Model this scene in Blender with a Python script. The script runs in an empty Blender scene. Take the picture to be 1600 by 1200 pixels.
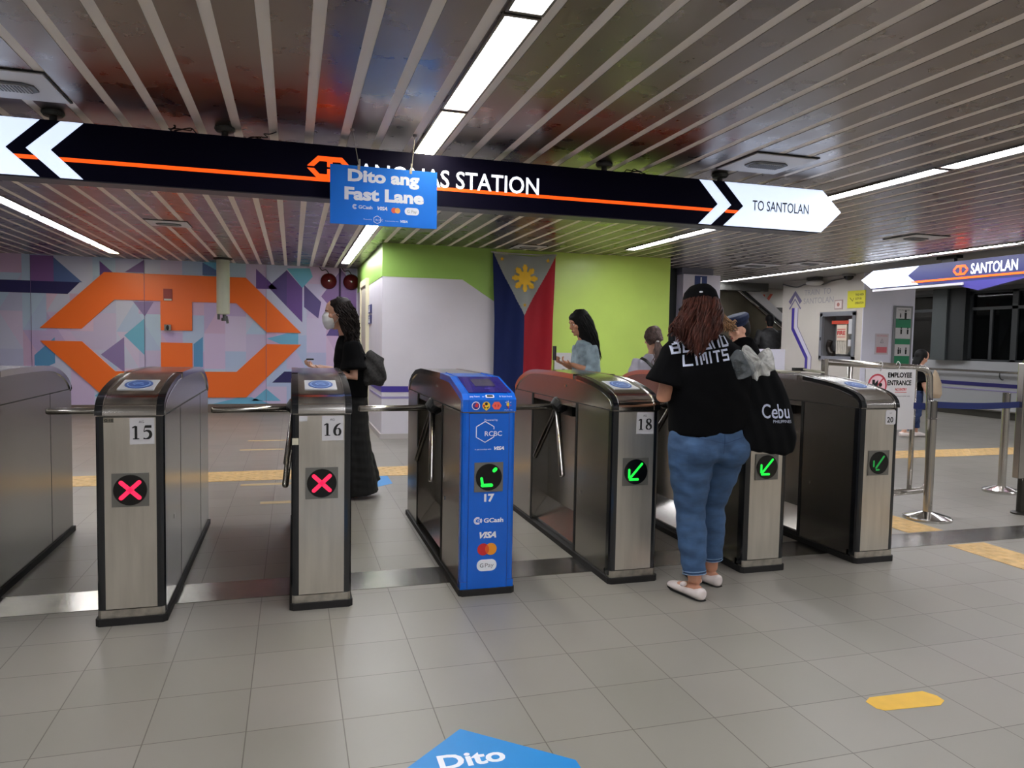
import bpy, bmesh, math, random
from mathutils import Vector, Matrix
from mathutils.bvhtree import BVHTree
random.seed(7)
SC = bpy.context.scene
COL = SC.collection
# ------------------------------------------------------------------ camera
cam_d = bpy.data.cameras.new('camera')
cam_d.sensor_fit = 'HORIZONTAL'; cam_d.sensor_width = 36.0
cam_d.lens = 1150.0/1600.0*36.0
cam_d.clip_start = 0.05; cam_d.clip_end = 100
cam = bpy.data.objects.new('camera', cam_d); COL.objects.link(cam)
def cdir(px, py):
    return Vector((px-800.0, -(py-600.0), -1150.0)).normalized()
ay = cdir(457, 527); ax = cdir(4656, 604)          # vanishing directions of the room's Y and X axes
ax = (ax - ay*ax.dot(ay)).normalized(); az = ax.cross(ay)
cam.matrix_world = Matrix(((ax.x, ax.y, ax.z, 0), (ay.x, ay.y, ay.z, 0), (az.x, az.y, az.z, 1.35), (0, 0, 0, 1)))
SC.camera = cam
# ------------------------------------------------------------------ world, exposure
w = bpy.data.worlds.new('night'); SC.world = w; w.use_nodes = True
w.node_tree.nodes['Background'].inputs[0].default_value = (0.010, 0.013, 0.016, 1)
w.node_tree.nodes['Background'].inputs[1].default_value = 1.0
SC.view_settings.view_transform = 'Standard'; SC.view_settings.look = 'None'
SC.view_settings.gamma = 1; SC.view_settings.use_curve_mapping = False
SC.view_settings.exposure = 0.0
TUBE = 34.0            # radiance of the ceiling tube diffusers
SIGNW = 1.05           # radiance of the lit sign faces
SC.render.film_transparent = False

# ------------------------------------------------------------------ materials
def lin(c):
    def f(v):
        v /= 255.0
        return v/12.92 if v <= .04045 else ((v+.055)/1.055)**2.4
    return (f(c[0]), f(c[1]), f(c[2]), 1)
MATS = {}
def mat(name, col, rough=.6, metal=0.0, emit=None, es=1.0, noise=0.0, nscale=8.0, nstretch=(1, 1, 1), bump=0.0, bscale=60.0, bstretch=(1, 1, 1), spec=.5, alpha=1.0, coat=0.0, trans=0.0, rnoise=0.0):
    if name in MATS: return MATS[name]
    m = bpy.data.materials.new(name); m.use_nodes = True
    nt = m.node_tree; b = nt.nodes['Principled BSDF']
    b.inputs['Base Color'].default_value = lin(col)
    b.inputs['Roughness'].default_value = rough; b.inputs['Metallic'].default_value = metal
    b.inputs['Specular IOR Level'].default_value = spec
    if alpha < 1: b.inputs['Alpha'].default_value = alpha
    if coat: b.inputs['Coat Weight'].default_value = coat
    if trans: b.inputs['Transmission Weight'].default_value = trans
    if emit:
        b.inputs['Emission Color'].default_value = lin(emit); b.inputs['Emission Strength'].default_value = es
    def nz(scale, stretch, detail=4):
        tc = nt.nodes.new('ShaderNodeTexCoord'); mp = nt.nodes.new('ShaderNodeMapping')
        mp.inputs['Scale'].default_value = stretch
        n = nt.nodes.new('ShaderNodeTexNoise'); n.inputs['Scale'].default_value = scale; n.inputs['Detail'].default_value = detail
        nt.links.new(tc.outputs['Object'], mp.inputs[0]); nt.links.new(mp.outputs[0], n.inputs['Vector'])
        return n
    if noise:
        n = nz(nscale, nstretch)
        mx = nt.nodes.new('ShaderNodeMix'); mx.data_type = 'RGBA'
        c = lin(col)
        mx.inputs['A'].default_value = tuple(max(0, v*(1-noise)) for v in c[:3])+(1,)
        mx.inputs['B'].default_value = tuple(min(1, v*(1+noise)) for v in c[:3])+(1,)
        rm = nt.nodes.new('ShaderNodeMapRange'); rm.inputs['From Min'].default_value = .33; rm.inputs['From Max'].default_value = .67
        nt.links.new(n.outputs['Fac'], rm.inputs[0]); nt.links.new(rm.outputs[0], mx.inputs['Factor']); nt.links.new(mx.outputs['Result'], b.inputs['Base Color'])
        if rnoise:
            mr = nt.nodes.new('ShaderNodeMapRange'); mr.inputs['From Min'].default_value = .3; mr.inputs['From Max'].default_value = .7
            mr.inputs['To Min'].default_value = max(0, rough-rnoise); mr.inputs['To Max'].default_value = min(1, rough+rnoise)
            nt.links.new(n.outputs['Fac'], mr.inputs[0]); nt.links.new(mr.outputs[0], b.inputs['Roughness'])
    if bump:
        n = nz(bscale, bstretch, 3)
        bp = nt.nodes.new('ShaderNodeBump'); bp.inputs['Strength'].default_value = bump; bp.inputs['Distance'].default_value = .002
        nt.links.new(n.outputs['Fac'], bp.inputs['Height']); nt.links.new(bp.outputs[0], b.inputs['Normal'])
    MATS[name] = m
    return m
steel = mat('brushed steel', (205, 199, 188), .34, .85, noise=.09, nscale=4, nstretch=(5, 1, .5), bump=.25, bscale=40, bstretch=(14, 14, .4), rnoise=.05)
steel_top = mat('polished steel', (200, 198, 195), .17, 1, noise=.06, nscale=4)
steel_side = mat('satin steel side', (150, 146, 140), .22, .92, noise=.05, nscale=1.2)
chrome = mat('chrome', (205, 203, 200), .14, 1)
tube_steel = mat('tube steel', (190, 186, 180), .22, 1)
kick = mat('kick steel', (190, 185, 175), .35, 1, noise=.25, nscale=18)
dark_trim = mat('dark trim', (19, 21, 25), .16, 0, spec=.7)
black = mat('black plastic', (16, 16, 17), .5)
rubber = mat('black rubber', (22, 20, 20), .7)
seam = mat('dark seam', (25, 24, 23), .7)
plate_g = mat('grey bezel', (120, 118, 112), .45, .5)
disc_k = mat('display glass', (8, 8, 9), .18)
led_red = mat('red led', (255, 40, 80), .5, emit=(255, 30, 72), es=1.3)
led_grn = mat('green led', (30, 230, 70), .5, emit=(25, 240, 70), es=.95)
led_dim = mat('dim green led', (30, 130, 60), .5, emit=(25, 150, 60), es=.55)
paper = mat('white paper', (205, 203, 205), .6)
ink = mat('black ink', (12, 12, 12), .6)
blue_disc = mat('blue reader disc', (52, 88, 160), .35)
blue_disc_lt = mat('pale reader ring', (150, 180, 225), .35)
g_blue = mat('blue vinyl wrap', (6, 98, 208), .25, noise=.06, nscale=5, coat=.3)
g_screen = mat('violet screen panel', (38, 28, 120), .15, coat=.5)
white_ink = mat('white print', (235, 238, 245), .5)
red_ink = mat('red print', (206, 40, 44), .5)
org_ink = mat('orange print', (238, 150, 30), .5)
yel_ink = mat('yellow print', (242, 205, 50), .5)
coral_ink = mat('coral print', (238, 98, 80), .5)
grey_ink = mat('grey print', (120, 122, 130), .5)
sign_blue = mat('blue sign board', (8, 104, 212), .5, spec=.2, noise=.05, nscale=4)
sign_txt = mat('sign lettering grey white', (198, 204, 226), .5)
sign_dark = mat('sign housing navy', (14, 12, 34), .5, spec=.06)
sign_under = mat('sign housing underside', (70, 68, 78), .4)
sign_white = mat('lit sign white', (235, 240, 250), .4, emit=(208, 224, 255), es=SIGNW)
sign_white2 = mat('lit letter white', (240, 242, 250), .4, emit=(235, 240, 255), es=1.2)
sign_orange = mat('lit orange line', (255, 90, 20), .4, emit=(255, 84, 14), es=1.15)
tube_m = mat('tube diffuser', (240, 240, 240), .4, emit=(250, 251, 255), es=TUBE)
tube_w = mat('warm tube diffuser', (240, 238, 220), .4, emit=(255, 246, 205), es=TUBE*.85)
frame_m = mat('light frame', (120, 116, 112), .35, .8)
wht = mat('white paint', (214, 210, 219), .5, noise=.03, nscale=2)
cream = mat('cream paint', (205, 198, 188), .5, noise=.03, nscale=2)
lilac_w = mat('pale lilac paint', (226, 225, 240), .45, noise=.03, nscale=2)
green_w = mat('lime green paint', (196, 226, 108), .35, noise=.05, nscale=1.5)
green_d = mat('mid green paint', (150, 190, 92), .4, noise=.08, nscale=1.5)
purple_st = mat('purple stripe', (66, 52, 150), .45)
lilac_st = mat('lilac stripe', (150, 142, 188), .45)
navy_st = mat('navy stripe', (34, 36, 82), .45)
darkwall = mat('dark grey paint', (52, 56, 58), .6)
skin = mat('skin', (196, 140, 112), .5, noise=.06, nscale=20)
skin2 = mat('fair skin', (208, 158, 134), .5, noise=.05, nscale=20)
cloth_k = mat('black cotton', (10, 10, 12), .95, spec=.1, bump=.3, bscale=30)
cloth_k2 = mat('black canvas', (10, 11, 13), .9, spec=.15, bump=.3, bscale=120)
denim = mat('blue denim', (58, 86, 122), .85, noise=.26, nscale=9, nstretch=(1, 1, 2.2), bump=.5, bscale=28, bstretch=(1, 1, 3))
denim_lt = mat('denim stitching', (120, 148, 180), .8)
hair_k = mat('black hair', (12, 11, 13), .62, spec=.25, noise=.3, nscale=40, nstretch=(4, 4, .4))
hair_br = mat('auburn hair', (70, 36, 28), .6, spec=.25, noise=.55, nscale=14, nstretch=(3, 3, .5))
hair_bl = mat('blond hair', (160, 122, 88), .5, noise=.4, nscale=14)
hair_ash = mat('ash brown hair', (84, 68, 64), .6, spec=.25, noise=.45, nscale=14, nstretch=(3, 3, .5))
hair_dk = mat('dark brown hair', (26, 18, 17), .65, spec=.2, noise=.4, nscale=20)
shoe_w = mat('white shoe leather', (226, 214, 210), .4)
floor_y = mat('yellow floor paint', (226, 178, 58), .55, noise=.06, nscale=12)

# ------------------------------------------------------------------ object helpers
def tag(o, label=None, cat=None, group=None, kind=None):
    if label: o['label'] = label
    if cat: o['category'] = cat
    if group: o['group'] = group
    if kind: o['kind'] = kind
    return o
def empty(name, label, cat, loc=(0, 0, 0), group=None, rz=0.0):
    o = bpy.data.objects.new(name, None); COL.objects.link(o)
    o.location = loc; o.rotation_euler = (0, 0, rz); o.empty_display_size = .1
    return tag(o, label, cat, group)
def link(name, me, m, parent=None, smooth=False):
    if m is not None:
        for k in (m if isinstance(m, (list, tuple)) else [m]): me.materials.append(k)
    if smooth:
        me.polygons.foreach_set('use_smooth', [True]*len(me.polygons))
    o = bpy.data.objects.new(name, me); COL.objects.link(o)
    if parent is not None: o.parent = parent
    return o
def obj(name, bm, m, parent=None, smooth=False, bevel=0.0, recalc=True):
    if bevel:
        bmesh.ops.bevel(bm, geom=[e for e in bm.edges], offset=bevel, segments=2, affect='EDGES', profile=.5, clamp_overlap=True)
    if recalc: bmesh.ops.recalc_face_normals(bm, faces=bm.faces)
    me = bpy.data.meshes.new(name); bm.to_mesh(me); bm.free()
    return link(name, me, m, parent, smooth)
def B(): return bmesh.new()
def box(bm, x0, x1, y0, y1, z0, z1, mi=0):
    vs = [bm.verts.new((x, y, z)) for x in (x0, x1) for y in (y0, y1) for z in (z0, z1)]
    fs = [(0, 1, 3, 2), (4, 6, 7, 5), (0, 4, 5, 1), (2, 3, 7, 6), (0, 2, 6, 4), (1, 5, 7, 3)]
    for f in fs:
        fc = bm.faces.new([vs[i] for i in f]); fc.material_index = mi
    return vs
def boxo(name, b, m, parent=None, bevel=0.0):
    bm = B(); box(bm, *b); return obj(name, bm, m, parent, bevel=bevel)
def prism(bm, pts, axis, a0, a1, mi=0):
    """extrude a 2D outline along an axis ('x': pts are (y,z); 'y': (x,z); 'z': (x,y))"""
    def p3(p, a):
        if axis == 'x': return (a, p[0], p[1])
        if axis == 'y': return (p[0], a, p[1])
        return (p[0], p[1], a)
    A = [bm.verts.new(p3(p, a0)) for p in pts]; C = [bm.verts.new(p3(p, a1)) for p in pts]
    n = len(pts); fs = [bm.faces.new(A), bm.faces.new(C[::-1])]
    for i in range(n): fs.append(bm.faces.new([A[i], A[(i+1) % n], C[(i+1) % n], C[i]]))
    for f in fs: f.material_index = mi
    return fs
def frame_of(t, up=Vector((0, 0, 1))):
    t = Vector(t).normalized()
    if abs(t.dot(up)) > .98: up = Vector((0, 1, 0))
    s = t.cross(up).normalized(); return s, s.cross(t).normalized()
def loft(bm, rings, side=None, n=18, cap=True, mi=0, power=2.0):
    """rings: list of (point, a, b): ellipse half-axes along side and along the cross direction"""
    P = [Vector(r[0]) for r in rings]; prev = None; R = []
    for i, r in enumerate(rings):
        t = (P[min(i+1, len(P)-1)]-P[max(i-1, 0)])
        if t.length < 1e-6: t = Vector((0, 0, 1))
        t.normalize()
        if side is not None:
            s = Vector(side); s = (s-t*s.dot(t)).normalized()
        else:
            if prev is None: s, _ = frame_of(t)
            else: s = (prev-t*prev.dot(t)).normalized()
            prev = s
        c = t.cross(s)
        ring = []
        for k in range(n):
            an = 2*math.pi*k/n; cx = math.cos(an); sx = math.sin(an)
            if power != 2.0:
                cx = math.copysign(abs(cx)**(2/power), cx); sx = math.copysign(abs(sx)**(2/power), sx)
            ring.append(bm.verts.new(P[i]+s*(r[1]*cx)+c*(r[2]*sx)))
        R.append(ring)
    fs = []
    for i in range(len(R)-1):
        for k in range(n):
            fs.append(bm.faces.new([R[i][k], R[i][(k+1) % n], R[i+1][(k+1) % n], R[i+1][k]]))
    if cap:
        fs.append(bm.faces.new(R[0][::-1])); fs.append(bm.faces.new(R[-1]))
    for f in fs: f.material_index = mi
def tube(bm, pts, r, n=12, closed=False, mi=0):
    if closed:
        P = [Vector(p) for p in pts]; m = len(P); R = []; prev = None
        for i in range(m):
            t = (P[(i+1) % m]-P[i-1]).normalized()
            s = frame_of(t)[0] if prev is None else (prev-t*prev.dot(t)).normalized()
            prev = s; c = t.cross(s)
            R.append([bm.verts.new(P[i]+s*(r*math.cos(2*math.pi*k/n))+c*(r*math.sin(2*math.pi*k/n))) for k in range(n)])
        for i in range(m):
            for k in range(n): bm.faces.new([R[i][k], R[i][(k+1) % n], R[(i+1) % m][(k+1) % n], R[(i+1) % m][k]])
    else:
        rr = r if isinstance(r, (list, tuple)) else [r]*len(pts)
        loft(bm, [(p, q, q) for p, q in zip(pts, rr)], n=n, mi=mi)
def lathe(bm, prof, c=(0, 0, 0), n=28, mi=0):
    R = []
    for r, z in prof:
        R.append([bm.verts.new((c[0]+r*math.cos(2*math.pi*k/n), c[1]+r*math.sin(2*math.pi*k/n), c[2]+z)) for k in range(n)])
    for i in range(len(R)-1):
        for k in range(n): bm.faces.new([R[i][k], R[i][(k+1) % n], R[i+1][(k+1) % n], R[i+1][k]]).material_index = mi
    bm.faces.new(R[0][::-1]); bm.faces.new(R[-1])
def ell(bm, c, rx, ry, rz, n=16, M=None):
    m = M or Matrix.Identity(3)
    g = bmesh.ops.create_uvsphere(bm, u_segments=n, v_segments=max(8, n//2), radius=1)
    for v in g['verts']:
        v.co = Vector(c)+m @ Vector((v.co.x*rx, v.co.y*ry, v.co.z*rz))
def arcpts(pts, rad, n=6):
    """round the corners of an open 3D polyline"""
    P = [Vector(p) for p in pts]; out = [P[0]]
    for i in range(1, len(P)-1):
        a = (P[i-1]-P[i]); b = (P[i+1]-P[i]); d = min(rad, a.length*.49, b.length*.49)
        A = P[i]+a.normalized()*d; C = P[i]+b.normalized()*d
        for k in range(n+1):
            t = k/n; out.append(A*(1-t)**2+P[i]*2*t*(1-t)+C*t*t)
    out.append(P[-1]); return out
# planar art: everything is drawn in a plane given by origin o, right u, up v (normal n = u x v)
class Plane:
    def __init__(s, o, u=(1, 0, 0), v=(0, 0, 1)):
        s.o = Vector(o); s.u = Vector(u).normalized(); s.v = Vector(v).normalized(); s.n = s.u.cross(s.v)
    def __call__(s, x, y, h=0): return s.o+s.u*x+s.v*y+s.n*h
def slab(bm, pl, pts, h0, h1, mi=0):
    A = [bm.verts.new(pl(x, y, h1)) for x, y in pts]; C = [bm.verts.new(pl(x, y, h0)) for x, y in pts]
    n = len(pts); fs = [bm.faces.new(A), bm.faces.new(C[::-1])]
    for i in range(n): fs.append(bm.faces.new([A[i], C[i], C[(i+1) % n], A[(i+1) % n]]))
    for f in fs: f.material_index = mi
def rect(x0, y0, x1, y1): return [(x0, y0), (x1, y0), (x1, y1), (x0, y1)]
def rrect(x0, y0, x1, y1, r, n=5):
    o = []
    for cx, cy, a in ((x1-r, y0+r, -90), (x1-r, y1-r, 0), (x0+r, y1-r, 90), (x0+r, y0+r, 180)):
        for k in range(n+1):
            t = math.radians(a+90*k/n); o.append((cx+r*math.cos(t), cy+r*math.sin(t)))
    return o
def circ(cx, cy, rx, ry=None, n=28):
    ry = ry or rx
    return [(cx+rx*math.cos(2*math.pi*k/n), cy+ry*math.sin(2*math.pi*k/n)) for k in range(n)]
def catm(P, n=6):
    out = []
    for i in range(len(P)-1):
        p0 = P[max(i-1, 0)]; p1 = P[i]; p2 = P[i+1]; p3 = P[min(i+2, len(P)-1)]
        for k in range(n):
            t = k/n
            out.append(tuple(.5*((2*b)+(-a+c)*t+(2*a-5*b+4*c-d)*t*t+(-a+3*b-3*c+d)*t**3) for a, b, c, d in zip(p0, p1, p2, p3)))
    out.append(tuple(P[-1])); return out
def ribbon(bm, pl, pts, h0, h1, x=0, y=0, sx=1, sy=1, smooth=True, closed=False, mi=0):
    """pts: (x, y, width) in a unit box"""
    P = catm(pts) if smooth else pts
    L = []; Rr = []
    for i, p in enumerate(P):
        a = P[max(i-1, 0)]; b = P[min(i+1, len(P)-1)]
        dx, dy = b[0]-a[0], b[1]-a[1]; l = math.hypot(dx, dy) or 1
        nx, ny = -dy/l*p[2]/2, dx/l*p[2]/2
        L.append((x+sx*(p[0]+nx), y+sy*(p[1]+ny))); Rr.append((x+sx*(p[0]-nx), y+sy*(p[1]-ny)))
    for i in range(len(P)-1):
        slab(bm, pl, [L[i], Rr[i], Rr[i+1], L[i+1]], h0, h1, mi)
def glyph_mesh(s, bold=0.0, res=3, shear=0.0, space=1.0):
    cu = bpy.data.curves.new('t', 'FONT'); cu.body = s; cu.size = 1; cu.offset = bold; cu.resolution_u = res
    cu.shear = shear; cu.space_character = space
    o = bpy.data.objects.new('t', cu); COL.objects.link(o)
    bpy.context.view_layer.update()
    me = bpy.data.meshes.new_from_object(o.evaluated_get(bpy.context.evaluated_depsgraph_get()))
    V = [(v.co.x, v.co.y) for v in me.vertices]; F = [tuple(p.vertices) for p in me.polygons]
    bpy.data.objects.remove(o); bpy.data.curves.remove(cu); bpy.data.meshes.remove(me)
    return V, F
def text(bm, pl, s, x, y, w=None, h=None, bold=0.0, shear=0.0, space=1.0, hgt=.0015, mi=0, warp=None, cut=0.0):
    """place text with its lower left at x,y, scaled to width w and/or capital height h"""
    V, F = glyph_mesh(s, bold, shear=shear, space=space)
    x0 = min(v[0] for v in V); x1 = max(v[0] for v in V)
    Vh, _ = glyph_mesh('H', bold); hh = max(v[1] for v in Vh)-min(v[1] for v in Vh); yb = min(v[1] for v in Vh)
    sy = (h/hh) if h else None; sx = (w/(x1-x0)) if w else None
    sx = sx or sy; sy = sy or sx
    tb = B()
    vs = [tb.verts.new((x+(a-x0)*sx, y+(b-yb)*sy, 0)) for a, b in V]
    for f in F:
        try: tb.faces.new([vs[i] for i in f])
        except ValueError: pass
    if cut:
        for ax_ in (0, 1):
            lo = min(v.co[ax_] for v in tb.verts); hi = max(v.co[ax_] for v in tb.verts); k = lo+cut
            while k < hi:
                co = Vector((0, 0, 0)); co[ax_] = k; no = Vector((0, 0, 0)); no[ax_] = 1
                bmesh.ops.bisect_plane(tb, geom=tb.verts[:]+tb.edges[:]+tb.faces[:], plane_co=co, plane_no=no)
                k += cut
    mp = {}
    for v in tb.verts:
        p = pl(v.co.x, v.co.y, hgt)
        mp[v.index if False else v] = bm.verts.new(warp(p) if warp else p)
    for f in tb.faces:
        nf = bm.faces.new([mp[v] for v in f.verts]); nf.material_index = mi
    tb.free()
LOGO_UP = [(-2.07, .105), (-1.11, 1.06), (1.13, 1.06), (2.07, .105), (1.48, .105), (.97, .605), (.25, .605), (.25, .105), (-.25, .105), (-.25, .605), (-.96, .605), (-1.46, .105)]
def logo(bm, pl, cx, cy, w, h0, h1, mi=0, gap=1.0):
    k = w/4.14
    for sgn in (1, -1):
        pts = [(cx+x*k, cy+sgn*y*k*gap) for x, y in LOGO_UP]
        if sgn < 0: pts = pts[::-1]
        slab(bm, pl, pts, h0, h1, mi)
ORD = ['first', 'second', 'third', 'fourth', 'fifth', 'sixth', 'seventh', 'eighth', 'ninth', 'tenth']
# ================================================================== THE SETTING
ZC = 2.63
# floor with tiles: procedural grid, tile 0.324 m
def floor_mat():
    m = bpy.data.materials.new('grey floor tiles'); m.use_nodes = True; nt = m.node_tree; b = nt.nodes['Principled BSDF']
    tc = nt.nodes.new('ShaderNodeTexCoord'); mp = nt.nodes.new('ShaderNodeMapping')
    mp.inputs['Location'].default_value = (-.497, -2.92, 0)
    nt.links.new(tc.outputs['Object'], mp.inputs[0])
    br = nt.nodes.new('ShaderNodeTexBrick'); br.offset = 0; br.squash = 1
    br.inputs['Scale'].default_value = 1; br.inputs['Brick Width'].default_value = .324; br.inputs['Row Height'].default_value = .324
    br.inputs['Mortar Size'].default_value = .0022; br.inputs['Mortar Smooth'].default_value = .3; br.inputs['Bias'].default_value = -.1
    br.inputs['Color1'].default_value = lin((142, 137, 129)); br.inputs['Color2'].default_value = lin((135, 131, 122)); br.inputs['Mortar'].default_value = lin((92, 86, 79))
    nt.links.new(mp.outputs[0], br.inputs['Vector'])
    n = nt.nodes.new('ShaderNodeTexNoise'); n.inputs['Scale'].default_value = 2.2; n.inputs['Detail'].default_value = 6
    nt.links.new(tc.outputs['Object'], n.inputs['Vector'])
    mr = nt.nodes.new('ShaderNodeMapRange'); mr.inputs['To Min'].default_value = .88; mr.inputs['To Max'].default_value = 1.1
    nt.links.new(n.outputs['Fac'], mr.inputs[0])
    mx = nt.nodes.new('ShaderNodeMix'); mx.data_type = 'RGBA'; mx.blend_type = 'MULTIPLY'; mx.inputs['Factor'].default_value = 1
    nt.links.new(br.outputs['Color'], mx.inputs['A']); nt.links.new(mr.outputs[0], mx.inputs['B'])
    nt.links.new(mx.outputs['Result'], b.inputs['Base Color'])
    r2 = nt.nodes.new('ShaderNodeMapRange'); r2.inputs['To Min'].default_value = .30; r2.inputs['To Max'].default_value = .48
    nt.links.new(n.outputs['Fac'], r2.inputs[0]); nt.links.new(r2.outputs[0], b.inputs['Roughness'])
    b.inputs['Specular IOR Level'].default_value = .55
    return m
bm = B(); box(bm, -7, 17, -4.5, 17, -.12, 0); tag(obj('floor', bm, floor_mat()), kind='structure')
# steel threshold across the floor under the gates
tag(boxo('trim_1', (-7, 14, 3.955, 4.25, -.01, .003), mat('threshold steel', (165, 162, 158), .24, 1, noise=.15, nscale=9, bump=.1, bscale=30)), kind='structure')
# ceiling: wide reflective panels with pale channels between them
pan = mat('ceiling panel metal', (138, 131, 127), .30, .95, noise=.06, nscale=5, bump=.035, bscale=3.0, bstretch=(1, .3, 1), rnoise=.06)
chan = mat('ceiling channel grey', (240, 231, 222), .5, .0)
bm = B(); box(bm, -7, 8.56, -4.5, 13.9, ZC+.012, ZC+.10, 1)
PITCH = .2155
k = -33
LX = (-2.69, .862, 4.41, 8.26, 11.75)
while .101+k*PITCH < 8.5:
    x0 = .101+k*PITCH+.027; x1 = x0+PITCH-.054; k += 1
    if x0 < -7: continue
    if x1 > 8.56: break
    mid = (x0+x1)/2
    ys = [(-4.5, 6.05), (6.058, 13.9)] if mid > 4.6 else [(-4.5, 10.24), (10.248, 13.9)]
    for a, c in ys: box(bm, x0, x1, a, c, ZC, ZC+.02, 0)
    for a, c in ys: box(bm, x1, x1+.054, a, c, ZC+.003, ZC+.02, 1)
for f in bm.faces: pass
tag(obj('ceiling', bm, [pan, chan]), kind='structure')
soff = mat('soffit grey', (128, 126, 122), .5, noise=.05, nscale=3)
tag(boxo('ceiling', (8.56, 17, -4.5, 17, ZC+.0, ZC+.12), soff), kind='structure')
tag(boxo('ceiling', (6.0, 8.56, 13.9, 17, ZC, ZC+.12), soff), kind='structure')
# tube lights set in the ceiling
frame_bm_cache = {}
rowname = {-2.69: 'left-hand', .862: 'middle', 4.41: 'right-hand', 8.26: 'farthest right', 11.75: 'added unseen corridor'}  # the corridor row is added out of view to brighten the right side
def light_meshes(L, tm, key):
    if key in frame_bm_cache: return frame_bm_cache[key]
    bm = B()
    for a in ((-.078, -.066, -L/2, L/2), (.066, .078, -L/2, L/2), (-.066, .066, -L/2, -L/2+.018), (-.066, .066, L/2-.018, L/2)):
        box(bm, a[0], a[1], a[2], a[3], -.012, .012)
    f = bpy.data.meshes.new('frame'); bm.to_mesh(f); bm.free(); f.materials.append(frame_m)
    bm = B(); box(bm, -.066, .066, -L/2+.018, L/2-.018, -.004, .010)
    d = bpy.data.meshes.new('diffuser'); bm.to_mesh(d); bm.free(); d.materials.append(tm)
    frame_bm_cache[key] = (f, d); return frame_bm_cache[key]
def ceiling_light(x, y, tm, key, label):
    t = empty('ceiling_light', label, 'ceiling light', (x, y, ZC), 'tube lights in the ceiling')
    f, d = light_meshes(1.25, tm, key)
    for nm, me in (('frame', f), ('diffuser', d)):
        o = bpy.data.objects.new(nm, me); COL.objects.link(o); o.parent = t
for x in LX:
    y0 = 2.83-1.27*5; y1 = 13.5
    if x == .862: y1 = 13.6
    if x == 4.41: y1 = 9.6
    if x == 8.26: y1 = 13.2
    if x == 11.75: y1 = 10.3
    off = .1 if x != .862 else 0
    i = 0; y = y0
    while y+1.2 < y1:
        if y+1.25 > -4.4:
            n = max(0, round((y-(2.83-1.27*1))/1.27))
            vis = y > 1.0
            warm = (x == .862 and abs(y-4.10) < .2) or (x == -2.69 and abs(y+off-2.83-1.27*7) < .2)
            lab = ('long lit ceiling panel, %s from the front in the %s row of lights' % (ORD[min(9, n)], rowname[x])) if vis else ('long lit ceiling panel behind the camera, %s back in the %s row' % (ORD[max(0, min(9, int((1.5-y)/1.27)))], rowname[x]))
            if x == .862 and n == 1: lab = 'large bright tube light, the nearest fully seen one of the middle row'
            if x == .862 and n == 2: lab = 'yellowish tube light just above the navy station sign, middle row of lights'
            ceiling_light(x, y+off+.625, tube_w if warm else tube_m, 'w' if warm else 'c', lab)
        y += 1.27
# added lamps, out of view, that brighten the escalator hall and the corridor end
for i, (x, y) in enumerate(((11.3, 13.4), (12.3, 13.4), (11.75, 11.6))):
    ceiling_light(x, y, tube_m, 'c', 'added lit panel in the hall beyond the train wall, %s of the hidden ones' % ORD[i])
# ---------------- walls
tag(boxo('wall_back', (-7, 1.2, 13.9, 14.05, 0, ZC+.1), lilac_w), kind='structure')
tag(boxo('wall_left', (-7.15, -7, -4.5, 14.05, 0, ZC+.1), wht), kind='structure')
tag(boxo('wall_front', (-7, 17, -4.65, -4.5, 0, ZC+.1), cream), kind='structure')
tag(boxo('baseboard_back', (-7, 1.14, 13.86, 13.9, 0, .15), mat('brown grey skirting', (112, 98, 92), .4)), kind='structure')
# far room behind the escalator
tag(boxo('wall_far', (6.0, 17, 14.3, 14.45, 0, ZC+.1), cream), kind='structure')
# restroom block: white lower, green upper, with stripes
bm = B()
box(bm, 1.15, 5.42, 9.97, 13.9, 0, ZC+.05, 0)
blk = obj('wall_block', bm, wht); tag(blk, kind='structure')
pf = Plane((0, 9.97, 0))                       # front face, x = world X, y = world Z
bm = B()
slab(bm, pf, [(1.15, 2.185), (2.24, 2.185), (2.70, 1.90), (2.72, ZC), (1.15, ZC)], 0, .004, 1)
slab(bm, pf, [(2.72, 0.0), (5.42, 0.0), (5.42, ZC), (2.72, ZC)], 0, .004, 0)
pside = Plane((1.15, 0, 0), (0, -1, 0), (0, 0, 1))   # left face, x = -Y
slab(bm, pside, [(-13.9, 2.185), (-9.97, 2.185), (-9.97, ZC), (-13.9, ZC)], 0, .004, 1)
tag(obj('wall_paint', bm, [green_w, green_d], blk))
bm = B()
slab(bm, pf, rect(1.15, .635, 2.72, .715), 0, .004, 0); slab(bm, pf, rect(1.15, .545, 2.72, .575), 0, .004, 1)
slab(bm, pside, rect(-11.5, .635, -9.97, .715), 0, .004, 0); slab(bm, pside, rect(-11.5, .545, -9.97, .575), 0, .004, 1)
obj('stripe', bm, [purple_st, lilac_st], blk)
bm = B(); box(bm, 1.13, 5.43, 9.95, 9.975, 0, .07); box(bm, 1.13, 1.155, 9.975, 11.5, 0, .07)
tag(obj('baseboard_block', bm, mat('pale skirting', (188, 182, 180), .4)), kind='structure')
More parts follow.
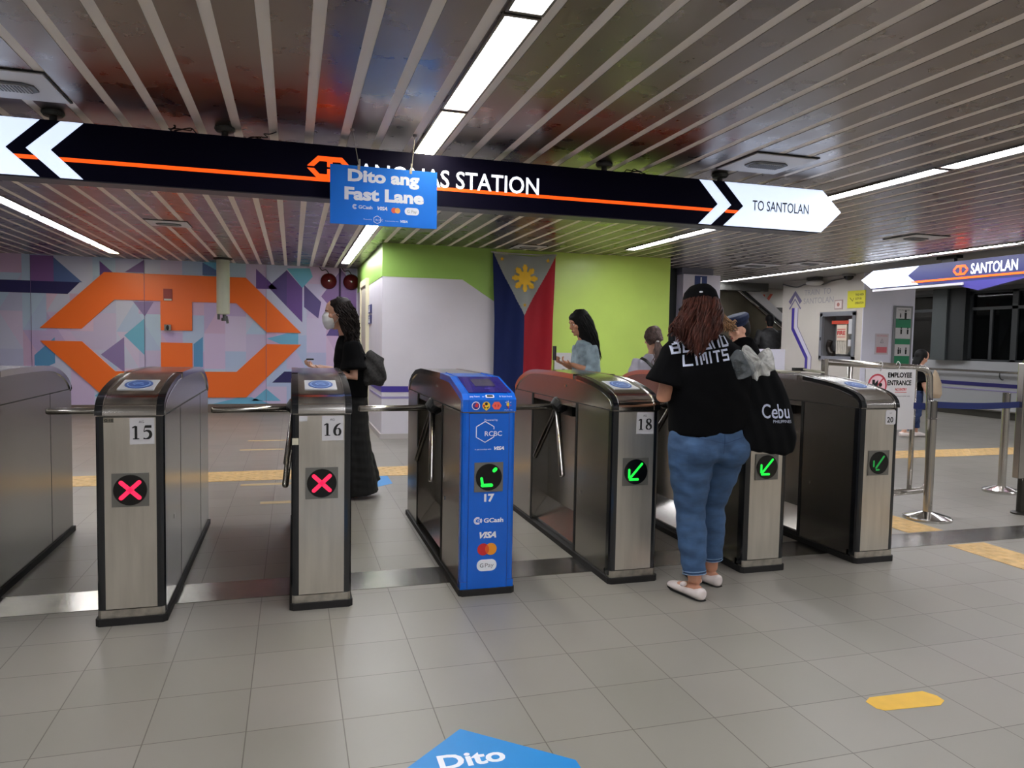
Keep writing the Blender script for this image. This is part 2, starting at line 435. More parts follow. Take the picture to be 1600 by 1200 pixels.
# door in the side of the block
bm = B(); box(bm, 1.10, 1.16, 11.75, 11.87, 0, 2.3); box(bm, 1.10, 1.16, 12.75, 12.87, 0, 2.3); box(bm, 1.10, 1.16, 11.87, 12.75, 2.2, 2.3)
dr = obj('door_1', bm, mat('door frame cream', (214, 206, 176), .5)); tag(dr, kind='structure')
boxo('door_panel', (1.12, 1.16, 11.87, 12.75, 0, 2.2), mat('door leaf', (190, 182, 168), .5), dr)
bm = B(); tube(bm, [(1.10, 11.98, .95), (1.10, 12.10, .95)], .011); box(bm, 1.09, 1.13, 11.95, 12.0, .92, .99); obj('door_handle', bm, chrome, dr)
t = empty('restroom_sign', 'small navy restroom sign with white figures on the narrow side wall', 'sign', (1.15, 11.6, 1.6))
pl = Plane((0, 0, 0), (0, -1, 0))
for i, z in enumerate((.14, -.02)):
    bm = B(); slab(bm, pl, rect(-.30, z, .30, z+.13), 0.004, .012); q = obj('sign_plate', bm, mat('navy sign', (38, 46, 110), .4), t)
    bm = B()
    slab(bm, pl, circ(0, z+.10, .05, .012), .0125, .014); slab(bm, pl, [(-.09, z+.02), (.09, z+.02), (.05, z+.082), (-.05, z+.082)], .0125, .014)
    obj('symbol', bm, white_ink, q)
# ---------------- mural on the back wall
mur = empty('wall_mural', 'large geometric purple and blue wall mural with orange hexagonal railway emblem behind the gates', 'mural', (0, 13.9, 0))
pm = Plane((0, 0, 0))
PAL = [(206, 186, 226), (198, 186, 224), (188, 190, 226), (178, 194, 230), (182, 202, 232), (198, 200, 230), (208, 194, 228), (214, 188, 220), (204, 174, 212), (190, 170, 218)]
DK = [(108, 72, 150), (88, 70, 136), (88, 148, 200), (88, 112, 172), (132, 92, 158), (112, 180, 216), (40, 36, 96), (140, 122, 178)]
mm = [mat('mural tone '+ORD[i], c, .45) for i, c in enumerate(PAL)]+[mat('mural accent '+ORD[i], c, .45) for i, c in enumerate(DK)]
bm = B(); cw = .345; rh = .62; rr = random.Random(3)
x = -7.0; ci = 0
while x < 1.13:
    xe = min(x+cw, 1.13); row = 0; z = .15-(.31 if ci % 2 else 0)
    while z < ZC:
        a, c = max(z, .15), min(z+rh, ZC)
        if c > a+.01:
            c1 = rr.choice(range(10)); c2 = (c1+rr.choice((0, 1, 1, 2)))%10
            if rr.random() < .05: c1 = 10+rr.choice((0, 1, 2, 3, 4, 5, 7))
            up = (ci+row) % 2 == 0
            def cl(p): return (p[0], min(max(p[1], .15), ZC))
            z1 = z+rh
            T = [((x, z), (xe, z), (xe, z1)), ((x, z), (xe, z1), (x, z1))] if up else [((x, z), (xe, z), (x, z1)), ((xe, z), (xe, z1), (x, z1))]
            if z < .15 or z1 > ZC:
                slab(bm, pm, rect(x, a, xe, c), .002, .006, c1)
            else:
                slab(bm, pm, list(T[0]), .002, .006, c1); slab(bm, pm, list(T[1]), .002, .006, c2)
        z += rh; row += 1
    x += cw; ci += 1
# large accents read from the photograph
def acc(pts, ci, h=.008):
    a = 0
    for i in range(len(pts)):
        x1, y1 = pts[i]; x2, y2 = pts[(i+1) % len(pts)]; a += x1*y2-x2*y1
    slab(bm, pm, pts if a > 0 else pts[::-1], .006, h, ci)
acc([(-4.12, 2.62), (-3.78, 2.62), (-3.78, 2.2), (-4.12, 2.2)], 14)
acc([(-3.78, 2.6), (-3.36, 2.2), (-3.78, 2.2)], 13)
acc([(-3.1, 2.57), (-2.78, 2.27), (-3.1, 2.0)], 10); acc([(-2.72, 2.4), (-2.42, 2.62), (-2.42, 2.4)], 10)
acc([(-4.08, .98), (-3.78, 1.28), (-3.78, .85), (-4.08, .7)], 12)
acc([(-3.42, 1.98), (-3.1, 2.2), (-3.05, 1.85), (-3.42, 1.62)], 8)
acc([(-2.60, 1.91), (-2.28, 1.91), (-2.42, 1.66)], 17); acc([(-2.74, 1.33), (-2.43, 1.62), (-2.43, 1.0)], 15); acc([(-3.1, 1.0), (-2.74, 1.3), (-2.74, .7)], 17)
acc([(-1.65, 1.2), (-1.5, 1.33), (-1.5, .8), (-1.65, .8)], 12)
acc([(-1.5, 2.62), (-1.1, 2.4), (-1.5, 2.4)], 13); acc([(-.62, 2.55), (-.25, 2.2), (-.62, 2.2)], 10)
acc([(-.42, 2.24), (-.1, 2.55), (-.1, 1.9)], 11); acc([(-.1, 2.55), (.17, 2.24), (.17, 1.62), (-.1, 1.9)], 10)
acc([(-.1, 2.58), (.17, 2.24), (.35, 2.45), (.3, 2.6)], 15)
acc([(.5, 2.1), (.85, 2.6), (1.13, 2.3), (1.13, 1.8), (.8, 1.75)], 14); acc([(.5, 2.0), (.2, 2.3), (.2, 1.9), (.45, 1.7)], 11)
acc([(-.44, 1.32), (-.1, 1.42), (.1, 1.42), (.1, 1.22), (-.2, 1.22)], 15)
acc([(-.35, .53), (-.14, .73), (.9, .73), (.9, .53)], 16)
acc([(-7, 2.2), (-3.40, 2.2), (-3.58, 2.0), (-7, 2.0)], 16, .010)
acc([(-1.35, .15), (-.9, .27), (-.7, .27), (-.4, .15)], 15); acc([(-.7, .2), (-.45, .42), (-.2, .2)], 15)
acc([(-3.2, .3), (-2.99, .5), (-2.7, .2), (-2.9, .15)], 15)
obj('mural_background', bm, mm, mur)
bm = B(); logo(bm, pm, -1.92, 1.325, 4.14, .006, .03); obj('orange_emblem', bm, mat('orange panel', (246, 112, 34), .38), mur)
bm = B()
for sx in (-2.42, -.45, -3.78-.33): box(bm, sx-.003, sx+.003, -.034, -.028, .15, ZC)
obj('panel_joint', bm, mat('mural joint', (110, 90, 140), .6), mur)
# things on the mural wall
t = empty('fire_plaque', 'small red plaque on the orange emblem above the stem', 'sign', (-2.05, 13.86, 1.94))
boxo('plaque_board', (-.07, .07, -.012, 0, 0, .2), mat('dark red plaque', (150, 44, 40), .4), t)
boxo('plaque_label', (-.06, .06, -.016, -.0125, .0, .03), paper, t)
t = empty('fire_alarm', 'small silver and black fire alarm call point at the foot of the orange stem', 'fire alarm', (-2.05, 13.86, 1.42))
boxo('alarm_box', (-.055, .055, -.06, 0, 0, .11), chrome, t, bevel=.006); bm = B(); ell(bm, (0, -.065, .055), .022, .012, .045); obj('alarm_button', bm, black, t)
t = empty('hanging_cylinder_light', 'pale cylinder hanging from the ceiling before the mural with a small fitting underneath', 'light', (-1.10, 13.1, ZC))
bm = B(); lathe(bm, [(.10, 0), (.103, -.02), (.103, -.90), (.095, -.92), (.04, -.925)], n=28); obj('cylinder_shade', bm, mat('pale cylinder', (188, 188, 176), .45), t, smooth=False)
bm = B(); lathe(bm, [(.03, -.92), (.03, -.98), (.05, -.98), (.05, -1.03), (.02, -1.03)], (.02, 0, 0), n=14); box(bm, -.09, -.05, -.02, .02, -1.01, -.92); tube(bm, [(.05, 0, -.95), (.07, 0, -1.07)], .02, 8); obj('bracket', bm, mat('grey fitting', (90, 90, 92), .4, .6), t)
bm = B(); lathe(bm, [(.15, 0), (.15, -.02), (.11, -.03)], n=24); obj('ceiling_shadow_disc', bm, black, t)  # black disc: the shadow at the cylinder's top, put into colour
for i, (bx, lab) in enumerate(((.63, 'round dark red alarm bell, left of the pair high on the mural'), (1.03, 'round dark red alarm bell beside the door corner, right of the pair'))):
    t = empty('alarm_bell', lab, 'alarm bell', (bx, 13.88, 2.38), 'alarm bells')
    bm = B(); lathe(bm, [(.02, .10), (.08, .085), (.13, .05), (.145, .02), (.145, 0)], n=24)
    for v in bm.verts: v.co = Vector((v.co.x, -v.co.z, v.co.y))
    obj('gong', bm, mat('dark red enamel', (92, 22, 26), .25, .3), t, smooth=True)
    bm = B(); ell(bm, (0, -.105, 0), .02, .012, .02); obj('bolt', bm, chrome, t)
    bm = B(); tube(bm, catm([(0, -.02, .14), (-.05, -.04, .2), (-.12, -.02, .19), (-.16, -.02, .245)]), .008, 6); obj('wire', bm, black, t)
bm = B(); tube(bm, [(.83, 13.87, .16), (.83, 13.87, 2.62)], .018, 8); tag(obj('conduit_pipe', bm, mat('purple conduit', (66, 40, 84), .4)), 'thin dark purple conduit running up the mural between the two bells', 'pipe')
# ---------------- flag on the green wall
fl = empty('national_flag', 'tall blue, white and red flag with yellow sun hung vertically on the green wall', 'flag', (3.12, 9.93, 0))
pfl = Plane((0, 0, 0))
def wavy(x, z): return .022*math.sin(x*14+z*1.3)+.012*math.sin(x*31-z*2.1)*min(1, (2.6-z))
def clothgrid(name, test, m, z0=.55, z1=2.575, dz=.05):
    bm = B(); nx = 130; nz = 210; vs = {}
    x0, x1 = -.47, .455
    def P(i, j):
        z = z0+(z1-z0)*j/nz; s = i/nx
        zz = z-.0*s; taper = .035*min(1, (z1-z)/.9)
        x = x0+taper*.9+(x1-x0-taper*1.8)*s
        ztop = .03*math.sin(math.pi*s)*(j/nz)**6*-1
        return x, z+ztop
    for j in range(nz+1):
        for i in range(nx+1):
            x, z = P(i, j); vs[i, j] = bm.verts.new((x, -wavy(x, z)-.02, z))
    for j in range(nz):
        for i in range(nx):
            cx, cz = P(i, j); cx2, cz2 = P(i+1, j+1); f = bm.faces.new([vs[i, j], vs[i+1, j], vs[i+1, j+1], vs[i, j+1]])
            f.material_index = test((cx+cx2)/2, (cz+cz2)/2)
    bmesh.ops.solidify(bm, geom=bm.faces[:], thickness=.004)
    return obj(name, bm, m, fl, smooth=True, recalc=False)
f_blue = mat('flag blue', (30, 50, 120), .7, bump=.2, bscale=20); f_red = mat('flag red', (206, 44, 62), .7, bump=.2, bscale=20); f_white = mat('flag white', (198, 205, 205), .7)
TRI = lambda x, z: z > 1.715+abs(x-.0)*1.86
clothgrid('flag_cloth', lambda x, z: 2 if TRI(x, z) else (0 if x < 0 else 1), [f_blue, f_red, f_white])
bm = B()
def wpl(p): return Vector((p.x, -wavy(p.x, p.z)-.030, p.z))
def warps(pts, mi=0):
    f = bm.faces.new([bm.verts.new(wpl(Vector((x, 0, z)))) for x, z in pts]); f.material_index = mi
def fan(cx, cz, r, n=20):
    for k in range(n):
        a = 2*math.pi*k/n; c = 2*math.pi*(k+1)/n
        warps([(cx, cz), (cx+r*math.cos(a), cz+r*math.sin(a)), (cx+r*math.cos(c), cz+r*math.sin(c))])
fan(0, 2.235, .098)
YF = mat('flag yellow', (240, 190, 40), .7)
for k in range(8):
    a = math.pi/4*k
    for d, w_, ln in ((0, .025, .19), (.2, .012, .165), (-.2, .012, .165)):
        ca, sa = math.cos(a+d), math.sin(a+d); px_, pz_ = -sa, ca
        warps([(ca*.09-px_*w_*.6, 2.235+sa*.09-pz_*w_*.6), (ca*ln-px_*w_, 2.235+sa*ln-pz_*w_), (ca*ln+px_*w_, 2.235+sa*ln+pz_*w_), (ca*.09+px_*w_*.6, 2.235+sa*.09+pz_*w_*.6)])
obj('sun', bm, YF, fl, recalc=False)
for cx, cz in ((-.33, 2.49), (.33, 2.49), (0, 1.86)):
    bm = B()
    for k in range(5):
        a = math.pi/2+k*2*math.pi/5
        warps([(cx, cz), (cx+.014*math.cos(a-.63), cz+.014*math.sin(a-.63)), (cx+.036*math.cos(a), cz+.036*math.sin(a)), (cx+.014*math.cos(a+.63), cz+.014*math.sin(a+.63))])
    obj('star', bm, YF, fl, recalc=False)
bm = B(); tube(bm, [(-.49, -.01, 2.58), (-.2, -.012, 2.568), (.2, -.012, 2.57), (.47, -.01, 2.583)], .009, 8); obj('header_rope', bm, paper, fl)
# notice on the green wall beside the flag
t = empty('notice_poster', 'white notice on the green wall half hidden behind the phone hands', 'notice', (3.72, 9.95, .86))
boxo('poster_sheet', (-.12, .14, -.008, 0, 0, .34), paper, t)
bm = B(); slab(bm, pfl, circ(.0, .20, .025), .009, .010); slab(bm, pfl, circ(.02, .07, .04), .009, .010); obj('print', bm, grey_ink, t)
# ---------------- ceiling fittings
def vent(x, y, s, label, rz=0.0, c=(214, 214, 218)):
    s *= .9
    t = empty('ceiling_vent', label, 'ceiling vent', (x, y, ZC), 'air conditioning panels in the ceiling')
    bm = B(); box(bm, -s, s, -s, s, -.012, -.001); obj('vent_frame', bm, mat('vent grey', c, .45), t, bevel=.002)
    oc = [(-.8, -.35), (-.55, -.62), (.55, -.62), (.8, -.35), (.8, .35), (.55, .62), (-.55, .62), (-.8, .35)]
    pz = Plane((0, 0, 0), (1, 0, 0), (0, -1, 0))
    bm = B(); slab(bm, pz, [(a*s*.75, b*s*.55) for a, b in oc], .012, .02); q = obj('vent_lip', bm, mat('vent dark', (96, 98, 102), .5), t)
    bm = B(); slab(bm, pz, [(a*s*.62, b*s*.42) for a, b in oc], .02, .026)
    obj('grille_plate', bm, mat('vent pale', (184, 186, 190), .5), q)
    bm = B()
    for i in range(14):
        xx = (-.45+.9*i/13)*s; slab(bm, pz, rect(xx-.003, -.22*s, xx+.003, .22*s), .026, .029)
    obj('slat', bm, mat('slat grey', (110, 112, 118), .5), q)
    bm = B(); s2 = s+.01; 
    for b in ((-s2, s2, -s2, -s), (-s2, s2, s, s2), (-s2, -s, -s, s), (s, s2, -s, s)): box(bm, b[0], b[1], b[2], b[3], -.006, 0)
    obj('shadow_gap', bm, seam, t)
vent(-1.42, 4.46, .265, 'square ceiling vent at the upper left corner above the station sign')
vent(3.18, 4.52, .265, 'square ceiling vent above the white arrow end of the station sign')
vent(-1.36, 9.3, .24, 'small square ceiling vent in front of the mural')
vent(3.05, 9.55, .22, 'ceiling vent just above the flag')
vent(7.05, 10.2, .30, 'ceiling vent right of the white column, left of the train sign wall')
vent(8.15-.55, 9.6, .26, 'ceiling vent beside the farthest light row above the train wall')
vent(6.9, 6.9, .26, 'ceiling vent between the two right-hand light rows above the small sign')
# ================================================================== TICKET GATES
PROF = [(0, .978), (.004, 1.005), (.018, 1.030), (.05, 1.055), (.12, 1.080), (.22, 1.103), (.36, 1.125), (.56, 1.143), (.85, 1.150), (1.32, 1.148), (1.55, 1.128), (1.72, 1.085), (1.83, 1.035), (1.885, .985), (1.89, .978)]
PROF17 = [(0, .978), (0, 1.040), (.035, 1.068), (.34, 1.142), (.62, 1.150), (.85, 1.150), (1.32, 1.148), (1.55, 1.128), (1.72, 1.085), (1.83, 1.035), (1.885, .985), (1.89, .978)]
def sweep_prof(bm, prof, x0, x1, d0, d1, mi=0):
    """a band that follows the lid profile between x0..x1, offset outward d1 and inward d0"""
    n = len(prof); N = []
    for i in range(n):
        a = prof[max(i-1, 0)]; b = prof[min(i+1, n-1)]
        t = Vector((b[0]-a[0], b[1]-a[1])).normalized(); N.append((-t.y, t.x))
    # outward normal for a profile running front -> back over the top is up/left
    out = [(p[0]+q[0]*d1, p[1]+q[1]*d1) for p, q in zip(prof, N)]
    inn = [(p[0]+q[0]*d0, p[1]+q[1]*d0) for p, q in zip(prof, N)]
    R = []
    for o_, i_ in zip(out, inn):
        R.append([bm.verts.new((x0, i_[0], i_[1])), bm.verts.new((x0, o_[0], o_[1])), bm.verts.new((x1, o_[0], o_[1])), bm.verts.new((x1, i_[0], i_[1]))])
    for i in range(n-1):
        for k in range(4):
            f = bm.faces.new([R[i][k], R[i][(k+1) % 4], R[i+1][(k+1) % 4], R[i+1][k]]); f.material_index = mi
    bm.faces.new(R[0]); bm.faces.new(R[-1][::-1])
def fine(prof, n=4):
    return catm(prof, n)
W = .29
pfg = Plane((0, 0, 0))     # gate front plane (x, z), normal towards the viewer
def serif(bm, pl, ch, x, y, w_, h_):
    D = {
        '1': [[(.5, .0, .2), (.5, .97, .2)], [(.2, .02, .05), (.82, .02, .05)], [(.12, .84, .05), (.3, .9, .09), (.5, .97, .06)]],
        '5': [[(.28, .93, .15), (.88, .93, .15)], [(.28, .95, .05), (.17, .56, .05)], [(.17, .54, .05), (.45, .62, .10), (.72, .52, .19), (.80, .30, .22), (.66, .10, .16), (.38, .02, .06), (.14, .05, .10)]],
        '6': [[(.84, .97, .03), (.52, .84, .12), (.27, .58, .20), (.2, .3, .22), (.32, .08, .14), (.52, .02, .05), (.72, .09, .14), (.80, .3, .2), (.72, .5, .14), (.55, .57, .05), (.36, .5, .05)]],
        '8': [[(.5, .98, .05), (.26, .88, .13), (.26, .70, .18), (.5, .53, .14), (.76, .36, .19), (.78, .16, .16), (.5, .02, .05), (.22, .14, .15), (.22, .34, .15), (.5, .53, .08), (.72, .70, .14), (.72, .88, .13), (.5, .98, .05)]],
    }[ch]
    for s in D: ribbon(bm, pl, [(a, b, c*1.3) for a, b, c in s], .0035, .0045, x, y, w_, h_, smooth=len(s) > 2)
def make_gate(gx, num, label, lit, plate=None, blue=False, arms=True, armset=None):
    t = empty('ticket_gate', label, 'ticket gate', (gx, 3.73, 0), 'ticket gates')
    fp = g_blue if blue else steel
    prof = PROF17 if blue else fine(PROF)
    # lid
    bm = B(); prism(bm, [(a if .02 < a < 1.87 else (.008 if a < .1 else 1.882), b-.006) for a, b in prof]+[], 'x', .006, W-.006)
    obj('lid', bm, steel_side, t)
    fr = [p for p in prof if p[0] <= .62]; bk = [p for p in prof if p[0] >= .6]
    if blue: fr = PROF17[:5]; bk = PROF17[4:]
    for a, c in ((0, .036), (W-.036, W)):
        bm = B(); sweep_prof(bm, fr, a, c, -.028, .004); obj('edge_trim', bm, g_blue if blue else dark_trim, t, bevel=.0)
        bm = B(); sweep_prof(bm, bk, a, c, -.028, .004); obj('edge_rail', bm, chrome, t)
        bm = B(); xe = a+.002 if a == 0 else c-.002
        sweep_prof(bm, fr, xe-.004, xe+.004, -.031, -.022); sweep_prof(bm, fr, (c if a == 0 else a)-.003, (c if a == 0 else a)+.003, 0, .007); obj('bright_edge', bm, g_blue if blue else chrome, t)
    bm = B(); sweep_prof(bm, fr if blue else prof, .036, W-.036, -.012, .002); obj('top_panel', bm, g_blue if blue else steel_top, t, smooth=False)
    if blue:
        bm = B(); sweep_prof(bm, bk, .036, W-.036, -.012, .002); obj('top_panel', bm, steel_top, t)
    # cabinet: two columns joined by a spine, an open recess for the tripod on the left
    bm = B()
    box(bm, .004, W-.004, .045, .548, .035, .972)
    box(bm, .004, W-.004, 1.435, 1.885, .035, .972)
    box(bm, .135, W-.004, .55, 1.433, .035, .972)
    prism(bm, [(.548, .94), (1.435, .94), (1.435, .972), (.548, .972)], 'x', .006, .14)
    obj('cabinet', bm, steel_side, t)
    bm = B()
    for y in (.548, 1.43): box(bm, .0, .006, y-.012, y+.012, .035, .972)
    box(bm, .002, W-.002, .04, 1.888, .9725, .9765)
    for y in (.548, 1.433): box(bm, W-.0045, W-.003, y-.002, y+.002, .035, .972)
    box(bm, W-.004, W-.0025, .045, 1.885, .972, .976)
    obj('seam_strip', bm, seam, t)
    bm = B(); prism(bm, [(.03, .06), (.134, .20), (.134, .05), (.03, .04)], 'y', .552, 1.43); obj('recess_sill', bm, steel_top, t)
    bm = B(); box(bm, W-.006, W-.001, .30, .312, .42, .44); box(bm, -.001, .004, .45, .462, .42, .44); box(bm, -.001, .004, .75, .762, 1.06, 1.075); obj('lock', bm, chrome, t)
    # rounded corner posts at the front
    for a, s in ((.022, 1), (W-.022, -1)):
        bm = B()
        pts = [(a-s*.022, .055), (a-s*.022, .018), (a-s*.016, .006), (a-s*.004, .0), (a+s*.014, .0), (a+s*.014, .055)]
        prism(bm, pts if s > 0 else pts[::-1], 'z', .045, .972)
        obj('corner_post', bm, g_blue if blue else dark_trim, t)
    bm = B(); box(bm, .036, W-.036, -.003 if blue else 0, .05, .075 if not blue else .03, .968); obj('front_panel', bm, fp, t)
    if blue:
        bm = B(); box(bm, 0, W, -.0015, .06, .03, .074); obj('foot_wrap', bm, g_blue, t)
        bm = B(); box(bm, .036, .038, -.0045, -.002, .03, .968); box(bm, W-.038, W-.036, -.0045, -.002, .03, .968); box(bm, 0, W, -.002, .0, .073, .075); obj('wrap_crease', bm, mat('deep blue crease', (12, 60, 140), .4), t)
    else:
        bm = B(); prism(bm, [(.004, .08), (.004, .006), (.016, -.004), (W-.016, -.004), (W-.004, .006), (W-.004, .08)], 'z', .03, .072); obj('kick_plate', bm, kick, t)
    bm = B(); prism(bm, [(-.008, 1.9), (-.008, .004), (.01, -.014), (W-.01, -.014), (W+.008, .004), (W+.008, 1.9)], 'z', 0, .034); obj('base', bm, rubber, t)
    # display
    dz, dx = .632, W/2
    q = obj('display', (lambda b_: (slab(b_, pfg, rect(dx-.078, dz-.078, dx+.078, dz+.078), 0.0, .006 if not blue else .0075), b_)[1])(B()), plate_g, t)
    h = .006 if not blue else .0075
    bm = B(); slab(bm, pfg, circ(dx, dz, .071), h, h+.003); obj('display_glass', bm, disc_k, q)
    bm = B()
    def bar(x0, y0, x1, y1, w_, round_=True):
        l = math.hypot(x1-x0, y1-y0); ux, uy = (x1-x0)/l, (y1-y0)/l; pts = []
        for k in range(7):
            a = -math.pi/2+math.pi*k/6; pts.append((x1+w_/2*(math.cos(a)*ux-math.sin(a)*uy), y1+w_/2*(math.cos(a)*uy+math.sin(a)*ux)))
        for k in range(7):
            a = math.pi/2+math.pi*k/6; pts.append((x0+w_/2*(math.cos(a)*ux-math.sin(a)*uy), y0+w_/2*(math.cos(a)*uy+math.sin(a)*ux)))
        slab(bm, pfg, [(dx+a, dz+b) for a, b in pts], h+.003, h+.0045)
    if lit == 'x':
        bar(-.038, -.036, .038, .036, .019); bar(-.038, .036, .038, -.036, .019); lm = led_red
    elif lit == 'arrow':
        bar(-.036, -.036, .036, .044, .013); bar(-.041, -.03, -.041, .012, .013); bar(-.035, -.043, .012, -.043, .014); lm = led_grn
    elif lit == 'broken':
        bar(.028, .034, .036, .042, .019); bar(-.036, -.03, -.040, -.005, .014); bar(-.035, -.043, .014, -.043, .018); lm = led_grn
    else:
        bar(-.022, -.03, .034, .040, .012); bar(-.041, -.02, -.041, .012, .011); bar(-.02, -.043, .0, -.043, .010); lm = led_dim
    obj('display_symbol', bm, lm, q)
    # card reader on the sloping top
    if not blue:
        p0 = Vector((0, .12, 1.080)); p1 = Vector((0, .36, 1.125)); sl = (p1-p0).normalized()
        pr = Plane(Vector((0, .12, 1.0845)), (1, 0, 0), sl)
        bm = B(); slab(bm, pr, rect(.065, .015, .225, .20), -.006, .003); q = obj('card_reader', bm, mat('reader sticker', (188, 188, 192), .35), t)
        bm = B(); slab(bm, pr, circ(.145, .105, .062, .078), .003, .006, 0); slab(bm, pr, circ(.145, .105, .052, .066), .006, .0065, 1); slab(bm, pr, circ(.145, .105, .046, .059), .0065, .0075, 0)
        ribbon(bm, pr, [(.12, .10, .006), (.13, .12, .006), (.15, .125, .006), (.165, .11, .006)], .0075, .008, mi=1); ribbon(bm, pr, [(.125, .085, .006), (.14, .10, .006), (.155, .095, .006), (.17, .085, .006)], .0075, .008, mi=1)
        obj('reader_disc', bm, [blue_disc, blue_disc_lt], q)
    # tripod
    tr = B()
    lathe(tr, [(.0, 0), (.055, 0), (.06, .02), (.05, .06), (.035, .075), (0, .078)], n=20)
    Mx = Vector((0, 0, 1)).rotation_difference(Vector((-.72, 0, -.69))).to_matrix()
    hub = Vector((.045, .93, .945))
    for v in tr.verts: v.co = Mx @ v.co+hub
    box(tr, .07, .14, .80, 1.08, .86, .972)
    q = obj('tripod_hub', tr, black, t, smooth=False)
    c = hub+Vector((-.03, 0, -.03))
    for d, L in ((Vector((-1, 0, -.005)), .47), (Vector((-.10, .62, -.78)), .50), (Vector((-.10, -.50, -.86)), .50)):
        d.normalize(); bm = B()
        tube(bm, [c+d*.0, c+d*(L-.012), c+d*L], [.019, .019, .014], 14)
        obj('tripod_arm', bm, tube_steel if d.x < -.5 or d.y < 0 else mat('dark tube steel', (98, 94, 90), .25, 1), t, smooth=True)
    # number plate
    if plate == 'serif':
        bm = B(); slab(bm, pfg, rect(.145, .843, .248, .966), .0, .003); q = obj('number_plate', bm, paper, t)
        bm = B(); serif(bm, pfg, num[0], .150, .868, .042, .062); serif(bm, pfg, num[1], .196, .868, .046, .062)
        text(bm, pfg, 'AG', .183, .942, h=.011, hgt=.004); obj('lettering', bm, ink, q)
        if num == '15':
            bm = B(); slab(bm, pfg, rect(.037, .945, .078, .966), .0, .002); q = obj('code_label', bm, mat('old grey label', (112, 106, 92), .6), t)
            bm = B(); text(bm, pfg, 'G-15', .040, .950, w=.036, h=.011, bold=.03, hgt=.003); obj('lettering', bm, ink, q)
        if num == '16':
            bm = B(); slab(bm, pfg, rect(.037, .94, .076, .966), .0, .002); obj('blank_label', bm, paper, t)
            bm = B(); slab(bm, pfg, rect(.004, .825, .034, .857), .0, .003); tag(obj('tape_patch', bm, mat('cream tape', (206, 200, 176), .6), t), 'cream tape patch')
    elif plate == 'round':
        bm = B(); slab(bm, pfg, rrect(.185, .872, .262, .962, .01), .0, .003); q = obj('number_plate', bm, paper, t)
        bm = B(); text(bm, pfg, num, .195, .885, w=.048, h=.034, bold=.02, hgt=.004); text(bm, pfg, 'AG', .212, .94, h=.008, hgt=.004); obj('lettering', bm, ink, q)
    return t
GX = {14: -1.722, 15: -.862, 16: -.005, 17: .849, 18: 1.702, 19: 2.560, 20: 3.375}
make_gate(GX[14], '14', 'steel turnstile gate cut off by the left edge of the photo, left of gate 15', 'x')
make_gate(GX[15], '15', 'steel turnstile gate numbered 15 with a red cross, left of gate 16', 'x', 'serif')
make_gate(GX[16], '16', 'steel turnstile gate numbered 16 with a red cross, beside the blue gate', 'x', 'serif')
g17 = make_gate(GX[17], '17', 'blue wrapped turnstile gate 17 with payment logos in the middle', 'broken', None, True)
make_gate(GX[18], '18', 'steel turnstile gate numbered 18 with a green arrow, left of the woman in jeans', 'arrow', 'serif')
make_gate(GX[19], '19', 'steel turnstile gate mostly hidden behind the woman and her tote bag, green arrow', 'arrow')
make_gate(GX[20], '20', 'steel turnstile gate numbered 20 with a dim green arrow, rightmost of the row', 'dim', 'round')
# blue gate artwork
def gpar(name, bm, m): return obj(name, bm, m, g17)
H0 = .0035; H1 = .005
bm = B(); text(bm, pfg, 'Powered by', .118, .930, w=.072, h=.010, hgt=H1); gpar('powered_lettering', bm, white_ink)
bm = B(); text(bm, pfg, 'in partnership with', .068, .777, w=.088, h=.007, hgt=H1); text(bm, pfg, 'VISA', .172, .775, w=.055, h=.019, bold=.05, shear=.35, hgt=H1); gpar('partner_lettering', bm, white_ink)
bm = B()
hx, hz, hr = .122, .872, .055
P = [(hx+hr*math.cos(math.radians(90+60*k)), hz+hr*math.sin(math.radians(90+60*k))) for k in range(7)]
for a, b in zip(P[:4], P[1:5]): ribbon(bm, pfg, [(*a, .004), (*b, .004)], H0, H1, smooth=False)
ribbon(bm, pfg, [(*P[5], .004), (*P[6], .004)], H0, H1, smooth=False); ribbon(bm, pfg, [(*P[4], .004), (P[4][0]-.0, P[4][1]+.012, .004)], H0, H1, smooth=False)
ribbon(bm, pfg, [(*P[5], .004), (P[5][0], P[5][1]-.014, .004)], H0, H1, smooth=False)
text(bm, pfg, 'RCBC', .120, .850, w=.094, h=.025, bold=.005, hgt=H1); gpar('hexagon_logo', bm, white_ink)
bm = B(); text(bm, pfg, '17', .122, .500, w=.056, h=.042, bold=.05, hgt=H1); gpar('number_lettering', bm, white_ink)
bm = B()
text(bm, pfg, 'GCash', .122, .388, w=.108, h=.024, bold=.03, hgt=H1)
for r_ in (.018, .012): ribbon(bm, pfg, [(.088+r_*math.cos(a), .400+r_*math.sin(a), .0045) for a in [math.radians(50+k*26) for k in range(11)]], H0, H1, smooth=False)
ribbon(bm, pfg, [(.096, .400, .0045), (.088, .400, .0045)], H0, H1, smooth=False); ribbon(bm, pfg, [(.101, .409, .004), (.1045, .400, .004), (.101, .391, .004)], H0, H1)
ribbon(bm, pfg, [(.107, .412, .004), (.1115, .400, .004), (.107, .388, .004)], H0, H1)
gpar('wallet_logo', bm, white_ink)
bm = B(); text(bm, pfg, 'VISA', .100, .305, w=.092, h=.034, bold=.05, shear=.35, hgt=H1); gpar('card_lettering', bm, white_ink)
bm = B(); slab(bm, pfg, rrect(.088, .128, .196, .190, .029, 8), H0, .0045); gpar('pay_badge', bm, white_ink)
bm = B(); text(bm, pfg, 'G', .104, .148, w=.020, h=.022, bold=.02, hgt=.0062); text(bm, pfg, 'Pay', .132, .148, w=.048, h=.022, hgt=.0062); gpar('dark_lettering', bm, grey_ink)
bm = B(); slab(bm, pfg, circ(.122, .245, .032), H0, .0045, 0); slab(bm, pfg, circ(.164, .245, .032), H0, .0050, 1)
